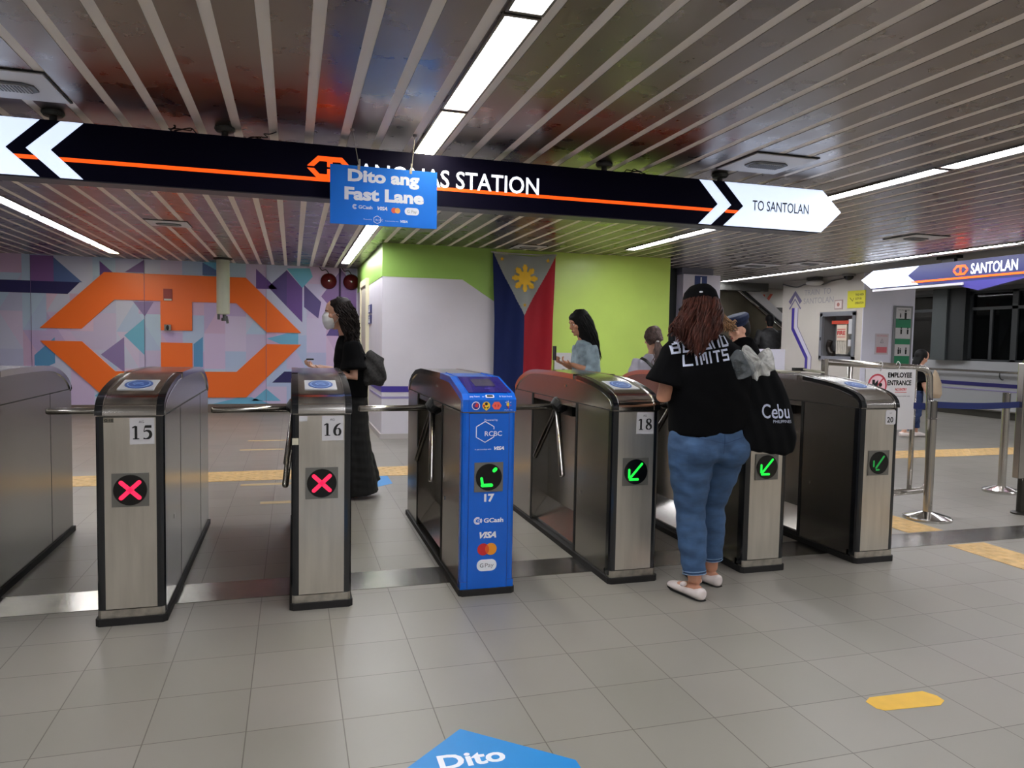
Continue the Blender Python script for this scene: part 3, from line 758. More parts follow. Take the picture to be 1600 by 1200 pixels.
slab(bm, pfg, [(.143, .245-.024)]+[(.122+.032*math.cos(a), .245+.032*math.sin(a)) for a in [math.radians(-46+k*11.5) for k in range(9)]]+[(.164-.032*math.cos(a), .245+.032*math.sin(a)) for a in [math.radians(46-k*11.5) for k in range(9)]], .005, .006, 2)
gpar('two_circle_logo', bm, [red_ink, org_ink, mat('dark orange print', (226, 92, 30), .5)])
# emblem row and the screen
bm = B()
slab(bm, pfg, circ(.070, 1.010, .022), .0035, .005, 0); slab(bm, pfg, circ(.070, 1.010, .018), .005, .0055, 1); slab(bm, pfg, [(.062, 1.008), (.078, 1.0), (.084, 1.015), (.074, 1.026)], .0055, .006, 2)
slab(bm, pfg, circ(.126, 1.010, .021), .0035, .005, 3); slab(bm, pfg, circ(.126, 1.020, .008), .005, .006, 4); slab(bm, pfg, [(.110, 1.008), (.118, .993), (.134, .993), (.142, 1.008), (.126, 1.0)], .005, .006, 4)
slab(bm, pfg, circ(.126, .992, .007), .006, .0065, 3); slab(bm, pfg, circ(.113, 1.010, .006), .006, .0065, 2)
slab(bm, pfg, [(.156, 1.010), (.170, 1.030), (.196, 1.030), (.210, 1.010), (.196, .990), (.170, .990)], .0035, .005, 5)
slab(bm, pfg, [(.168, 1.010), (.178, 1.019), (.178, 1.001)], .005, .006, 2); slab(bm, pfg, [(.198, 1.010), (.188, 1.001), (.188, 1.019)], .005, .006, 2)
slab(bm, pfg, [(.228, 1.012), (.245, .992), (.245, 1.010)], .0035, .005, 1); slab(bm, pfg, [(.245, .992), (.264, 1.014), (.245, 1.012)], .0035, .005, 2); slab(bm, pfg, circ(.246, 1.016, .010), .005, .0055, 3)
for k in range(5): ribbon(bm, pfg, [(.246+.012*math.cos(math.radians(40+k*25)), 1.016+.012*math.sin(math.radians(40+k*25)), .003), (.246+.020*math.cos(math.radians(40+k*25)), 1.016+.020*math.sin(math.radians(40+k*25)), .003)], .005, .0055, smooth=False, mi=0)
text(bm, pfg, 'PILIPINAS', .226, .985, w=.042, h=.004, hgt=.005, mi=0)
gpar('emblem_row', bm, [white_ink, mat('emblem navy', (40, 50, 140), .5), red_ink, yel_ink, black, coral_ink])
sl = Vector((0, .035, .028)).normalized(); pr = Plane(Vector((0, 0, 1.0425)), (1, 0, 0), sl)
bm = B(); text(bm, pr, 'pay here', .040, .012, w=.052, h=.012, hgt=.006); text(bm, pr, 'or', .106, .012, w=.012, h=.010, hgt=.006); text(bm, pr, '& Scan here', .200, .012, w=.070, h=.012, hgt=.006)
slab(bm, pr, rrect(.125, .008, .172, .030, .006), .004, .0065); gpar('tap_lettering', bm, white_ink)
bm = B(); slab(bm, pr, rrect(.132, .013, .165, .026, .004), .0065, .008); gpar('scanner_slot', bm, black)
sl = Vector((0, .305, .074)).normalized(); pr = Plane(Vector((0, .035, 1.0715)), (1, 0, 0), sl)
bm = B(); slab(bm, pr, rect(.040, .012, .275, .30), .0, .004); q = gpar('screen_panel', bm, g_screen)
bm = B(); slab(bm, pr, rect(.10, .12, .215, .25), .004, .006); obj('screen', bm, mat('screen glass grey', (74, 70, 92), .12), q)
bm = B(); text(bm, pr, 'SCAN', .145, .07, w=.03, h=.008, hgt=.005); obj('lettering', bm, lilac_st, q)
# cable tray and cables lying on gate 20
t = empty('cable_tray', 'thin grey tray with loose cables lying on top of the rightmost gate 20', 'cable tray', (3.40, 4.45, 1.153), )
boxo('tray', (.02, .20, .15, .95, .004, .016), mat('tray grey', (150, 146, 130), .5), t)
bm = B(); tube(bm, catm([(.2, .3, .012), (.27, .1, .02), (.24, -.05, .015), (.17, .0, .02), (.22, .14, .03), (.3, .05, .02)]), .006, 6); obj('cable', bm, mat('grey cable', (150, 148, 130), .6), t, smooth=True)
boxo('cable_joiner', (.16, .25, .16, .20, .016, .04), black, t)

# ================================================================== SIGNS
# main station sign
st = empty('station_sign', 'long navy hanging station sign with lit white arrow ends reading ANONAS STATION', 'sign', (.8, 4.85, 2.235))
def sx(x): return x-.8
ps = Plane((0, 0, 0))
ZB, ZT, ZM = 0.0, .325, .165
TIPR, SHR = 4.107, 3.925
TIPL, SHL = -2.507, -2.325
bm = B()
prism(bm, [(sx(SHL), ZB), (sx(SHR), ZB), (sx(TIPR), ZM), (sx(SHR), ZT), (sx(SHL), ZT), (sx(TIPL), ZM)], 'y', .0, .17)
obj('housing', bm, sign_dark, st)
boxo('underside', (sx(SHL)+.02, sx(SHR)-.02, .01, .16, -.006, 0), sign_under, st)
def face(pts, h0, h1, m, name, par=st):
    bm = B()
    for p in (pts if isinstance(pts[0], list) else [pts]): slab(bm, ps, [(sx(a), b) for a, b in p], h0, h1)
    return obj(name, bm, m, par)
face([(SHR, .003), (TIPR-.004, ZM), (SHR, ZT-.003), (3.062, ZT-.003), (3.228, .155), (3.063, .003)], 0, .004, sign_white, 'lit_arrow')
face([(SHL, .003), (-1.381, .003), (-1.548, .155), (-1.376, ZT-.003), (SHL, ZT-.003), (TIPL+.004, ZM)], 0, .004, sign_white, 'lit_arrow')
face([(2.854, .003), (2.958, .003), (3.122, .155), (2.954, ZT-.003), (2.850, ZT-.003), (3.010, .155)], 0, .004, sign_white, 'lit_chevron')
face([(-1.276, .003), (-1.160, .003), (-1.324, .158), (-1.156, ZT-.003), (-1.272, ZT-.003), (-1.447, .158)], 0, .004, sign_white, 'lit_chevron')
zl = .098
def hline(a, c, m, nm): face([(a, zl), (c, zl), (c, zl+.022), (a, zl+.022)], 0, .003, m, nm)
hline(-1.385, .16, sign_orange, 'orange_line'); hline(.16, 3.06, sign_orange, 'orange_line'); hline(-1.515, -1.39, sign_orange, 'orange_line'); hline(3.075, 3.185, sign_orange, 'orange_line')
bm = B(); logo(bm, ps, sx(.225), .183, .275, 0, .004, gap=1.0)
q = obj('orange_emblem', bm, sign_orange, st)
bm = B(); text(bm, ps, 'ANONAS STATION', sx(.402), .117, w=1.615-.402, h=.112, bold=.012, hgt=.004); obj('lettering', bm, sign_white2, st)
bm = B(); text(bm, ps, 'TO SANTOLAN', sx(3.304), .130, w=.50, h=.074, bold=.008, hgt=.0055); obj('lettering', bm, mat('dark sign print', (60, 62, 74), .6), st)
for mx in (-1.33, -.40, 2.13, 3.07):
    t = empty('sign_mount', {-1.33: 'black ceiling mount holding the left arrow end of the station sign', -.40: 'black ceiling mount above the left half of the station sign', 2.13: 'black ceiling mount right of the word STATION', 3.07: 'black ceiling mount beside the right white chevron'}[mx], 'sign mount', (mx, 4.93, ZC), 'ceiling mounts of the station sign')
    bm = B(); lathe(bm, [(.058, 0), (.062, -.012), (.05, -.028), (.02, -.03), (.02, -.066)], n=20); obj('mount_cup', bm, mat('mount grey', (70, 72, 70), .5), t, smooth=False)
    boxo('mount_plate', (-.05, .05, -.03, .04, -.07, -.062), black, t)
t = None
for wx, lab in ((-.72, 'black dangling wires on the left part of the station sign top'), (-.30, 'thin black wires beside the second ceiling mount of the station sign'), (2.24, 'tangled black wires beside the mount right of the word STATION')):
    bm = B(); r2 = random.Random(int(wx*100))
    for k in range(4):
        p = [Vector((wx+.03, 4.9, 2.565))]
        for j in range(5): p.append(p[-1]+Vector((r2.uniform(-.03, .07), r2.uniform(-.02, .02), r2.uniform(-.015, .022))))
        for v in p: v.z = max(v.z, 2.566)
        tube(bm, catm([tuple(v) for v in p], 4), .0035, 5)
    o = obj('loose_wires', bm, black); tag(o, lab, 'wires', 'loose wires on the station sign')
# hanging blue sign
t = empty('hanging_sign', 'blue hanging board reading Dito ang Fast Lane before the station sign', 'sign', (.549, 4.68, 2.05))
ang = .0
bs = Plane((0, 0, 0))
bm = B(); slab(bm, bs, [(-.330, 0), (.330, .004), (.328, .358), (-.331, .358)], -.005, .005); obj('board', bm, sign_blue, t)
bm = B(); text(bm, bs, 'Dito ang', -.225, .262, w=.44, h=.075, bold=.045, hgt=.0065); text(bm, bs, 'Fast Lane', -.245, .150, w=.49, h=.078, bold=.045, hgt=.0065)
text(bm, bs, 'GCash', -.160, .100, w=.085, h=.020, bold=.02, hgt=.0065); text(bm, bs, 'VISA', -.045, .098, w=.062, h=.022, bold=.05, shear=.3, hgt=.0065)
for r_ in (.013, .007): ribbon(bm, bs, [(-.182+r_*math.cos(a), .110+r_*math.sin(a), .004) for a in [math.radians(40+k*28) for k in range(11)]], .005, .0065, smooth=False)
slab(bm, bs, rrect(.125, .080, .215, .125, .021, 6), .005, .0065)
hx, hz, hr = -.045, .038, .024
P = [(hx+hr*math.cos(math.radians(90+60*k)), hz+hr*math.sin(math.radians(90+60*k))) for k in range(7)]
for a, b in zip(P[:-1], P[1:]): ribbon(bm, bs, [(*a, .003), (*b, .003)], .005, .0065, smooth=False)
text(bm, bs, 'RCBC', -.055, .031, w=.046, h=.012, hgt=.0067); text(bm, bs, 'Powered by', -.128, .034, w=.05, h=.007, hgt=.0065); text(bm, bs, 'in partnership with', .005, .032, w=.082, h=.006, hgt=.0065)
text(bm, bs, 'VISA', .098, .030, w=.046, h=.015, bold=.05, shear=.3, hgt=.0065)
obj('white_lettering', bm, sign_txt, t)
bm = B(); slab(bm, bs, circ(.058, .102, .017), .005, .0065, 0); slab(bm, bs, circ(.080, .102, .017), .005, .0068, 1); obj('two_circle_logo', bm, [mat('dull red', (196, 70, 52), .5), mat('dull orange', (216, 146, 60), .5)], t)
bm = B(); text(bm, bs, 'G Pay', .140, .093, w=.060, h=.018, hgt=.0075); obj('grey_lettering', bm, grey_ink, t)
for cx, tx in ((-.155, -.20), (.165, .185)):
    bm = B(); tube(bm, [(cx, .0, .345), (tx+.0, .0, ZC-2.05)], .0022, 6); box(bm, cx-.012, cx+.003, -.008, -.004, .335, .365); tube(bm, [(cx, -.004, .34), (cx, -.004, .40)], .005, 6); lathe(bm, [(.012, ZC-2.05), (.012, ZC-2.062), (.003, ZC-2.066)], (tx, 0, 0), n=8)
    obj('hanging_wire', bm, mat('pale wire', (150, 146, 142), .5), t)
# the second station sign on the right, running away from the camera
t = empty('station_sign', 'navy hanging sign with white arrow and SANTOLAN lettering at the right edge', 'sign', (8.6, 7.97, 2.26))
pq = Plane((0, 0, 0), (0, -1, 0))       # faces -X, x runs towards the camera
bm = B(); prism(bm, [(-3.2, 0), (1.66-.75, 0), (1.66, .16), (1.66-.75, .28), (-3.2, .28)][0:0]+[(-4.0, 0), (1.45, 0), (1.66, .15), (1.40, .28), (-4.0, .28)], 'x', 0.0, .15); obj('housing', bm, mat('navy housing lit', (44, 48, 96), .4), t)
def qf(pts, h0, h1, m, nm):
    bm = B(); a = sum(pts[i][0]*pts[(i+1) % len(pts)][1]-pts[(i+1) % len(pts)][0]*pts[i][1] for i in range(len(pts)))
    slab(bm, pq, pts if a > 0 else pts[::-1], h0, h1); return obj(nm, bm, m, t)
qf([(-1.66, .15), (-1.42, .275), (-.55, .275), (-.75, .15), (-.55, .01), (-1.45, .01)], .0, .004, sign_white, 'lit_arrow')
qf([(-.66, .035), (4.0, .035), (4.0, .062), (-.70, .062)], 0, .004, sign_orange, 'orange_line')
bm = B(); logo(bm, pq, .14, .155, .24, 0, .005, gap=1.1); obj('orange_emblem', bm, sign_orange, t)
bm = B(); text(bm, pq, 'SANTOLAN', .30, .090, w=.66, h=.135, bold=.015, hgt=.005); obj('lettering', bm, sign_white2, t)
bm = B(); text(bm, pq, 'TO ANONAS', -1.32, .17, w=.42, h=.045, hgt=.0055); text(bm, pq, 'PLATFORM', -1.34, .09, w=.42, h=.04, hgt=.0055); obj('lettering', bm, mat('grey sign print', (120, 124, 140), .6), t)
qf([(-.10, 0), (1.15, 0), (.42, -.13)], -.05, .0, mat('violet pendant', (70, 64, 140), .4), 'pendant_panel')
bm = B(); box(bm, -.02, .06, -.2, 1.4, -.045, -.012); obj('lamp_rail', bm, mat('pale rail', (180, 178, 182), .4), t)
for yy in (.1, -1.6):
    bm = B(); box(bm, .03, .09, yy-.1, yy+.1, .28, ZC-2.26); box(bm, .0, .12, yy-.16, yy+.16, .33, ZC-2.26); obj('ceiling_mount', bm, black, t)
# housing prism above used (y, z) with y towards +Y: mirror so that the tip lies at the far end
for o in t.children:
    if o.name.startswith('housing'):
        pass
# ================================================================== RIGHT HAND SIDE
# wall block with the hose cabinet (left face X = 9.4, front face Y = 10.47)
bm = B()
box(bm, 9.4, 9.7, 11.46, 12.64, 0, ZC); box(bm, 9.4, 9.7, 10.47, 10.64, 0, ZC); box(bm, 9.4, 9.7, 10.64, 11.46, 0, 1.17); box(bm, 9.4, 9.7, 10.64, 11.46, 1.94, ZC)
box(bm, 9.7, 10.5, 10.47, 12.64, 0, ZC)
wb = obj('wall_right', bm, cream); tag(wb, kind='structure')
tag(boxo('wall_right', (9.402, 10.5, 10.455, 10.47, 0, ZC), lilac_w), kind='structure')
pw = Plane((9.4, 0, 0), (0, -1, 0))     # x = -Y
bm = B()
ribbon(bm, pw, [(-12.305, 2.10, .075), (-12.305, 1.70, .075), (-11.87, 1.14, .075), (-11.87, .9, .075)], 0, .004, smooth=False)
obj('wall_stripe', bm, purple_st, wb)
bm = B(); ribbon(bm, pw, [(-12.21, 2.10, .07), (-12.21, 1.72, .07), (-11.78, 1.15, .07), (-11.78, .9, .07)], 0, .003, smooth=False); obj('wall_stripe', bm, mat('pale lilac stripe', (214, 208, 226), .5), wb)
bm = B(); ribbon(bm, pw, [(-12.16, 2.10, .012), (-12.16, 1.74, .012), (-11.73, 1.16, .012), (-11.73, .9, .012)], 0, .004, smooth=False)
for dz, m_ in ((0, 0), (-.12, 0)):
    wdt = .085 if dz == 0 else .03
    ribbon(bm, pw, [(-12.42, 2.20+dz, wdt), (-12.26, 2.39+dz, wdt), (-12.09, 2.20+dz, wdt)], 0, .004, smooth=False)
obj('wall_arrow', bm, mat('grey purple print', (116, 108, 142), .5), wb)
bm = B(); text(bm, pw, 'TRAIN  TO', -11.99, 2.325, w=.72, h=.105, hgt=.004); text(bm, pw, 'SANTOLAN', -12.01, 2.165, w=.82, h=.105, hgt=.004); obj('lettering', bm, mat('grey wall lettering', (166, 162, 166), .5), wb)
# hose cabinet
t = empty('hose_cabinet', 'recessed wall cabinet with grey frame holding a folded fire hose, below TRAIN TO SANTOLAN', 'fire hose cabinet', (9.4, 11.05, 1.17))
bm = B()
for b in ((-.03, .02, -.44, -.38, -.03, .80), (-.03, .02, .38, .45, -.03, .80), (-.03, .02, -.44, .45, .74, .82), (-.03, .02, -.44, .45, -.05, .02)): box(bm, *b)
obj('frame', bm, mat('cabinet grey', (150, 152, 158), .4, .5), t)
bm = B(); box(bm, .26, .30, -.4, .4, 0, .77); box(bm, .0, .28, .385, .40, 0, .77); obj('interior', bm, mat('cabinet inside', (120, 120, 122), .5), t)
h = B()
for k in range(6): box(h, .06, .20, -.02-.045+.045*(k-2), -.02-.012+.045*(k-2), .06, .62)
obj('folded_hose', h, mat('cream hose', (206, 198, 184), .7, noise=.12), t)
boxo('hose_rack', (.03, .22, -.26, .20, .60, .66), mat('red rack', (200, 74, 52), .5), t)
t2 = boxo('hose_label', (.045, .058, -.17, .07, .30, .58), mat('pale label', (228, 212, 190), .5), t)
pl = Plane((.045, 0, 0), (0, -1, 0)); bm = B(); text(bm, pl, 'FIRE', -.06, .40, w=.2, h=.075, bold=.03, hgt=.004); slab(bm, pl, rect(-.06, .36, .14, .37), 0, .004); slab(bm, pl, rect(-.06, .50, .14, .51), 0, .004); obj('lettering', bm, red_ink, t2)
bm = B(); box(bm, .02, .03, -.33, -.24, .42, .68); box(bm, .02, .03, -.31, -.24, .2, .32); obj('tag_label', bm, paper, t)
bm = B(); tube(bm, catm([(.1, .3, .3), (.1, .34, .18), (.1, .28, .08), (.1, .2, .06)]), .05, 8); obj('valve', bm, mat('dark valve', (60, 54, 50), .4, .7), t, smooth=True)
bm = B(); tube(bm, catm([(.1, -.22, .4), (.1, -.28, .2), (.1, -.2, .06)]), [.03]*13, 8); obj('nozzle', bm, mat('grey nozzle', (120, 124, 124), .35, .7), t, smooth=True)
bm = B(); box(bm, -.032, -.02, .40, .43, .3, .36); obj('latch', bm, black, t)
# notices on the left face
t = empty('wall_notice', 'small framed square notice between the TRAIN lettering and the hose cabinet', 'notice', (9.4, 11.05, 2.03))
boxo('notice_frame', (-.012, 0, -.10, .10, 0, .17), mat('pinkish frame', (176, 150, 146), .5), t); boxo('notice_sheet', (-.014, -.0125, -.08, .08, .02, .15), mat('cream sheet', (226, 212, 206), .6), t)
bm = B(); slab(bm, Plane((-.0145, 0, 0), (0, -1, 0)), circ(0, .085, .035), 0, .002); obj('print', bm, mat('brown print', (180, 120, 110), .6), t)
t = empty('yellow_sign', 'bright yellow notice right of the train lettering below the dome camera', 'sign', (9.4, 10.60, 2.04))
boxo('sign_board', (-.012, 0, -.19, .23, 0, .30), mat('bright yellow', (226, 220, 52), .5), t)
pl = Plane((-.013, 0, 0), (0, -1, 0)); bm = B()
for s_, z_ in (('SUSPENDED', .21), ('CCTV IN', .14), ('OPERATION', .065)): text(bm, pl, {'SUSPENDED': 'THIS AREA'}.get(s_, s_), -.04, z_, w=.20 if z_ != .14 else .15, h=.036, bold=.02, hgt=.002)
ribbon(bm, pl, [(-.17, .18, .01), (-.10, .12, .01), (-.08, .17, .01)], 0, .002, smooth=False); obj('lettering', bm, mat('olive print', (90, 84, 30), .6), t)
# notices on the front face Y = 10.455
pfB = Plane((0, 0, 0))
t = empty('warning_notice', 'small red and white notice on the pale wall left of the green poster', 'notice', (9.82, 10.455, 1.24))
boxo('notice_sheet', (-.14, .14, -.006, 0, 0, .36), mat('notice sheet', (206, 196, 204), .6), t)
bm = B(); slab(bm, pfB, rect(-.11, .03, .11, .13), .006, .008, 0); text(bm, pfB, 'NO SMOKING', -.11, .31, w=.22, h=.025, hgt=.008, mi=0); ribbon(bm, pfB, [(-.03, .2, .008), (0, .27, .008), (.03, .2, .008), (-.03, .2, .008)], .006, .008, smooth=False, mi=1); obj('print', bm, [mat('faded red', (214, 110, 120), .6), grey_ink], t)
t = empty('safety_poster', 'tall narrow green and white escalator safety poster in a grey frame', 'poster', (10.235, 10.455, 1.05))
boxo('poster_frame', (-.20, .20, -.03, 0, 0, 1.04), mat('grey frame', (128, 130, 134), .4), t)
bm = B(); z = .03
for h_, mi in ((.14, 0), (.20, 1), (.10, 0), (.19, 1), (.16, 0), (.20, 1)):
    slab(bm, pfB, rect(-.16, z, .16, min(z+h_, 1.01)), .03, .034, mi); z += h_
obj('poster_panels', bm, [mat('poster green', (38, 132, 92), .5), paper], t)
bm = B()
for cx, cz, s_ in ((.04, .88, 1.3), (-.07, .87, .7), (-.04, .6, 1), (.1, .6, 1), (-.08, .25, 1), (.08, .25, 1), (-.04, .25, .8)):
    slab(bm, pfB, circ(cx, cz+.055*s_, .014*s_, n=10), .034, .037); slab(bm, pfB, [(cx-.015*s_, cz-.05*s_), (cx+.015*s_, cz-.05*s_), (cx+.018*s_, cz+.035*s_), (cx-.018*s_, cz+.035*s_)], .034, .037)
slab(bm, pfB, rect(-.1, .80, .12, .812), .034, .037); text(bm, pfB, 'ESCALATOR', -.12, .96, w=.24, h=.022, hgt=.037)
obj('figures', bm, ink, t)
# dome camera, emergency lamp and cables at the wall top
t = empty('dome_camera', 'black dome security camera at the wall top above the yellow sign', 'security camera', (9.30, 10.72, ZC))
bm = B(); lathe(bm, [(.11, 0), (.11, -.03), (.09, -.04)], n=20); obj('camera_base', bm, mat('camera base grey', (120, 120, 122), .5), t)
bm = B(); ell(bm, (0, 0, -.04), .085, .085, .075); obj('camera_dome', bm, mat('camera dome', (14, 14, 16), .1), t, smooth=True)
t = empty('emergency_lamp', 'pale oval emergency lamp hanging at the ceiling above the train lettering', 'lamp', (9.22, 11.5, ZC))
bm = B(); ell(bm, (0, 0, -.10), .12, .20, .06); obj('lamp_body', bm, mat('pale lamp', (176, 172, 166), .5), t, smooth=True)
boxo('lamp_bracket', (-.05, .05, -.16, .16, -.05, 0), mat('bracket dark', (70, 70, 70), .5), t)
bm = B(); tube(bm, catm([(9.36, 12.6, 2.58), (9.37, 12.2, 2.50), (9.37, 11.9, 2.54), (9.37, 11.5, 2.50), (9.37, 11.2, 2.55), (9.36, 10.9, 2.57), (9.34, 10.75, 2.6)], 8), .012, 6)
tag(obj('ceiling_cable', bm, mat('cable grey', (110, 108, 106), .6), smooth=True), 'sagging grey cable along the top of the train wall', 'cable')
# window wall, X = 13.4
tag(boxo('wall_window', (13.4, 13.6, 4, 16.9, 0, 1.12), mat('window wall grey', (176, 178, 182), .5)), kind='structure')
bm = B(); box(bm, 13.36, 13.4, 4, 16.9, 0, .14); tag(obj('baseboard_right', bm, mat('dark skirting', (66, 64, 58), .4)), kind='structure')
bm = B(); box(bm, 13.33, 13.4, 4, 16.9, .14, .165); tag(obj('trim_2', bm, chrome), kind='structure')
bm = B(); box(bm, 13.392, 13.4, 4, 16.9, .615, .69, 0); box(bm, 13.392, 13.4, 4, 16.9, .53, .553, 1); tag(obj('trim_3', bm, [mat('navy wall stripe', (46, 42, 112), .5), lilac_st]), kind='structure')
tag(boxo('wall_window', (13.4, 13.6, 4, 16.9, 2.55, ZC), mat('header grey', (90, 92, 96), .5)), kind='structure')
wf = mat('window frame grey', (54, 58, 61), .5)
tag(boxo('wall_pier', (13.25, 13.6, 12.35, 12.72, 1.12, ZC), mat('pier grey', (72, 78, 80), .6)), kind='structure')
tag(boxo('wall_pier', (13.3, 13.6, 11.95, 12.35, 1.12, ZC), mat('dark pier', (38, 42, 44), .6)), kind='structure')
glass = mat('dark window glass', (8, 10, 12), .06, spec=.4)
n = 1
for y0, y1 in ((12.72, 14.3), (10.95, 11.95), (9.2, 10.95), (7.4, 9.2), (5.6, 7.4)):
    bm = B(); m_ = (y0+y1)/2 if n > 2 else None
    for b in ((y0, y0+.06, 1.12, 2.55), (y1-.06, y1, 1.12, 2.55), (y0, y1, 1.12, 1.16), (y0, y1, 2.16, 2.22), (y0, y1, 2.5, 2.55)): box(bm, 13.42, 13.5, *b)
    if n != 1: box(bm, 13.42, 13.5, (y0+y1)/2-.03, (y0+y1)/2+.03, 1.12, 2.16)
    wn = obj('window_%d' % n, bm, wf); tag(wn, kind='structure')
    boxo('pane', (13.455, 13.465, y0+.05, y1-.05, 1.15, 2.52), mat('window glass clear', (10, 12, 13), .05, spec=.3, alpha=.8), wn)
    n += 1
# steel braces outside, dimly seen through the glass
bm = B()
for y in (13.4, 12.0, 11.2, 10.3, 9.4): tube(bm, [(14.2, y, .9), (14.2, y-.5, 2.2)], .05, 8)
tube(bm, [(14.2, 4, 2.05), (14.2, 14.15, 2.05)], .05, 8)
tag(obj('outside_truss', bm, mat('truss grey', (120, 126, 130), .6)), 'dim diagonal steel bracing outside behind the dark windows', 'truss')
# handrail
t = empty('handrail', 'long steel wall handrail below the dark windows on the right', 'handrail', (13.3, 9, .92))
bm = B(); tube(bm, [(0, -4.5, 0), (0, 4.2, 0)], .024, 12); obj('rail', bm, tube_steel, t, smooth=True)
for y in (-2.8, -1.0, .6, 2.1, 3.6):
    bm = B(); tube(bm, catm([(0, y, -.02), (.01, y, -.10), (.06, y, -.15), (.1, y, -.15)]), .012, 8); obj('rail_bracket', bm, mat('bracket steel', (110, 112, 112), .3, 1), t, smooth=True)
# columns between the green wall and the escalator
tag(boxo('column_dark', (5.98, 6.22, 11.2, 11.9, 0, ZC), mat('dark teal column', (40, 46, 50), .5)), kind='structure')
tag(boxo('wall_inner', (5.42, 6.3, 12.6, 12.8, 0, ZC), mat('dark recess', (28, 32, 34), .6)), kind='structure')
tag(boxo('column_white', (6.23, 6.93, 11.0, 11.7, 0, 2.52), lilac_w), kind='structure')
tag(boxo('column_cap', (6.21, 6.80, 11.02, 11.68, 2.52, ZC), mat('column cap grey blue', (104, 106, 122), .5)), kind='structure')
t = empty('column_poster', 'dark blue poster at the top of the white column above the cap', 'poster', (6.57, 11.0, 2.2))
boxo('poster_sheet', (-.13, .10, -.008, 0, 0, .30), mat('poster navy', (44, 66, 128), .5), t); bm = B(); slab(bm, pfB, rect(-.025, .02, 0, .28), .008, .010); obj('print', bm, white_ink, t)
# low wall, escalator, platform and far details
tag(boxo('wall_low', (7.2, 9.4, 12.5, 12.64, 0, 1.29), lilac_w), kind='structure')
esc = empty('escalator', 'steel-clad escalator rising to the left behind the guard', 'escalator', (9.0, 13.5, 0))
bm = B(); prism(bm, [(-2.9, .0), (1.3, .0), (1.3, 1.60), (-.02, 2.46), (-.3, 2.62), (-2.9, 2.62)], 'y', 0, .05); obj('side_cladding', bm, mat('escalator steel', (112, 108, 96), .3, 1, noise=.1, nscale=3, bump=.2, bscale=30), esc)
bm = B(); prism(bm, [(.02, 2.62), (.18, 2.46), (1.3, 1.66), (1.3, 1.86), (.36, 2.56), (.30, 2.62)], 'y', .0, .06); obj('balustrade', bm, mat('escalator white', (206, 204, 206), .4), esc)
bm = B(); tube(bm, [(-.1, -.03, 2.58), (1.25, -.03, 1.68)], .03, 8); obj('handrail_belt', bm, black, esc)
bm = B(); tube(bm, [(-.24, -.02, 2.60), (1.2, -.02, 1.62)], .012, 8); obj('skirt_edge', bm, chrome, esc)
t = empty('escalator_emblem', 'orange railway emblem painted on the beige wall above the escalator', 'emblem', (10.12, 14.3, 2.0))
bm = B(); prism(bm, [(-.20, .52), (-.10, .34), (.12, .34), (.24, .52), (.17, .52), (.10, .42), (.035, .42), (.035, .5), (-.02, .5), (-.02, .42), (-.07, .42), (-.13, .52)], 'y', -.012, 0); obj('painted_emblem', bm, mat('orange red paint', (206, 78, 52), .5), t)
tag(boxo('opening_dark', (9.95, 11.0, 14.25, 14.3, 0, 2.22), mat('dark opening', (52, 50, 44), .6)), kind='structure')
tag(boxo('wall_header', (6.3, 9.4, 13.12, 13.3, 2.47, ZC), mat('bulkhead grey', (70, 70, 66), .6)), kind='structure')

# ================================================================== BARRIERS AND STANCHIONS
t = empty('barrier_gate', 'tubular steel swing barrier carrying the employee entrance sign', 'barrier', (3.9, 4.78, 0))
bm = B()
tube(bm, arcpts([(.06, 0, 1.235), (1.085, 0, 1.19), (1.13, 0, .19), (.10, 0, .16)], .10), .026, 14); obj('frame_tube', bm, tube_steel, t, smooth=True)
for x in (.30, .935):
    bm = B(); tube(bm, [(x, 0, 1.20), (x, 0, .19)], .020, 12); obj('upright', bm, tube_steel, t, smooth=True)
bm = B(); tube(bm, [(.06, .0, 0), (.06, 0, 1.255)], .028, 14); lathe(bm, [(.07, 0), (.07, .012), (.03, .02)], (.06, 0, 0), n=16); obj('hinge_post', bm, tube_steel, t, smooth=False)
s = empty('employee_sign', 'white EMPLOYEE ENTRANCE board with a red prohibition circle tied to the barrier', 'sign', (3.9, 4.74, 0))
boxo('board', (.41, .90, -.004, .004, .70, 1.185), paper, s)
pe = Plane((0, -.004, 0)); bm = B()
ribbon(bm, pe, [(.525+.085*math.cos(math.radians(k*15)), 1.055+.085*math.sin(math.radians(k*15)), .014) for k in range(25)], 0, .002, smooth=False, mi=0); ribbon(bm, pe, [(.585, 1.115, .012), (.465, .995, .012)], 0, .002, smooth=False, mi=0)
slab(bm, pe, circ(.525, 1.055, .078), 0, .001, 3)
slab(bm, pe, rect(.475, 1.02, .50, 1.10), .001, .002, 1); slab(bm, pe, [(.50, 1.04), (.53, 1.02), (.53, 1.10), (.50, 1.07)], .001, .002, 1); slab(bm, pe, circ(.555, 1.06, .016), .001, .002, 1)
text(bm, pe, 'EMPLOYEE', .625, 1.118, w=.235, h=.040, bold=.03, hgt=.002, mi=1); text(bm, pe, 'ENTRANCE', .622, 1.056, w=.235, h=.040, bold=.03, hgt=.002, mi=1)
text(bm, pe, 'NO ENTRY', .70, 1.012, w=.115, h=.022, bold=.02, hgt=.002, mi=2); slab(bm, pe, rect(.70, .998, .815, 1.002), 0, .002, 2); text(bm, pe, 'authorized personnel only', .66, .965, w=.19, h=.010, hgt=.002, mi=1)
obj('lettering', bm, [mat('prohibition red', (196, 70, 84), .5), ink, red_ink, mat('pale pink', (226, 190, 198), .6)], s)
for x in (.55, .72):
    bm = B(); tube(bm, catm([(x, -.005, 1.17), (x-.005, -.03, 1.22), (x, .0, 1.245), (x+.003, .03, 1.20)]), .003, 6); obj('cable_tie', bm, paper, s)
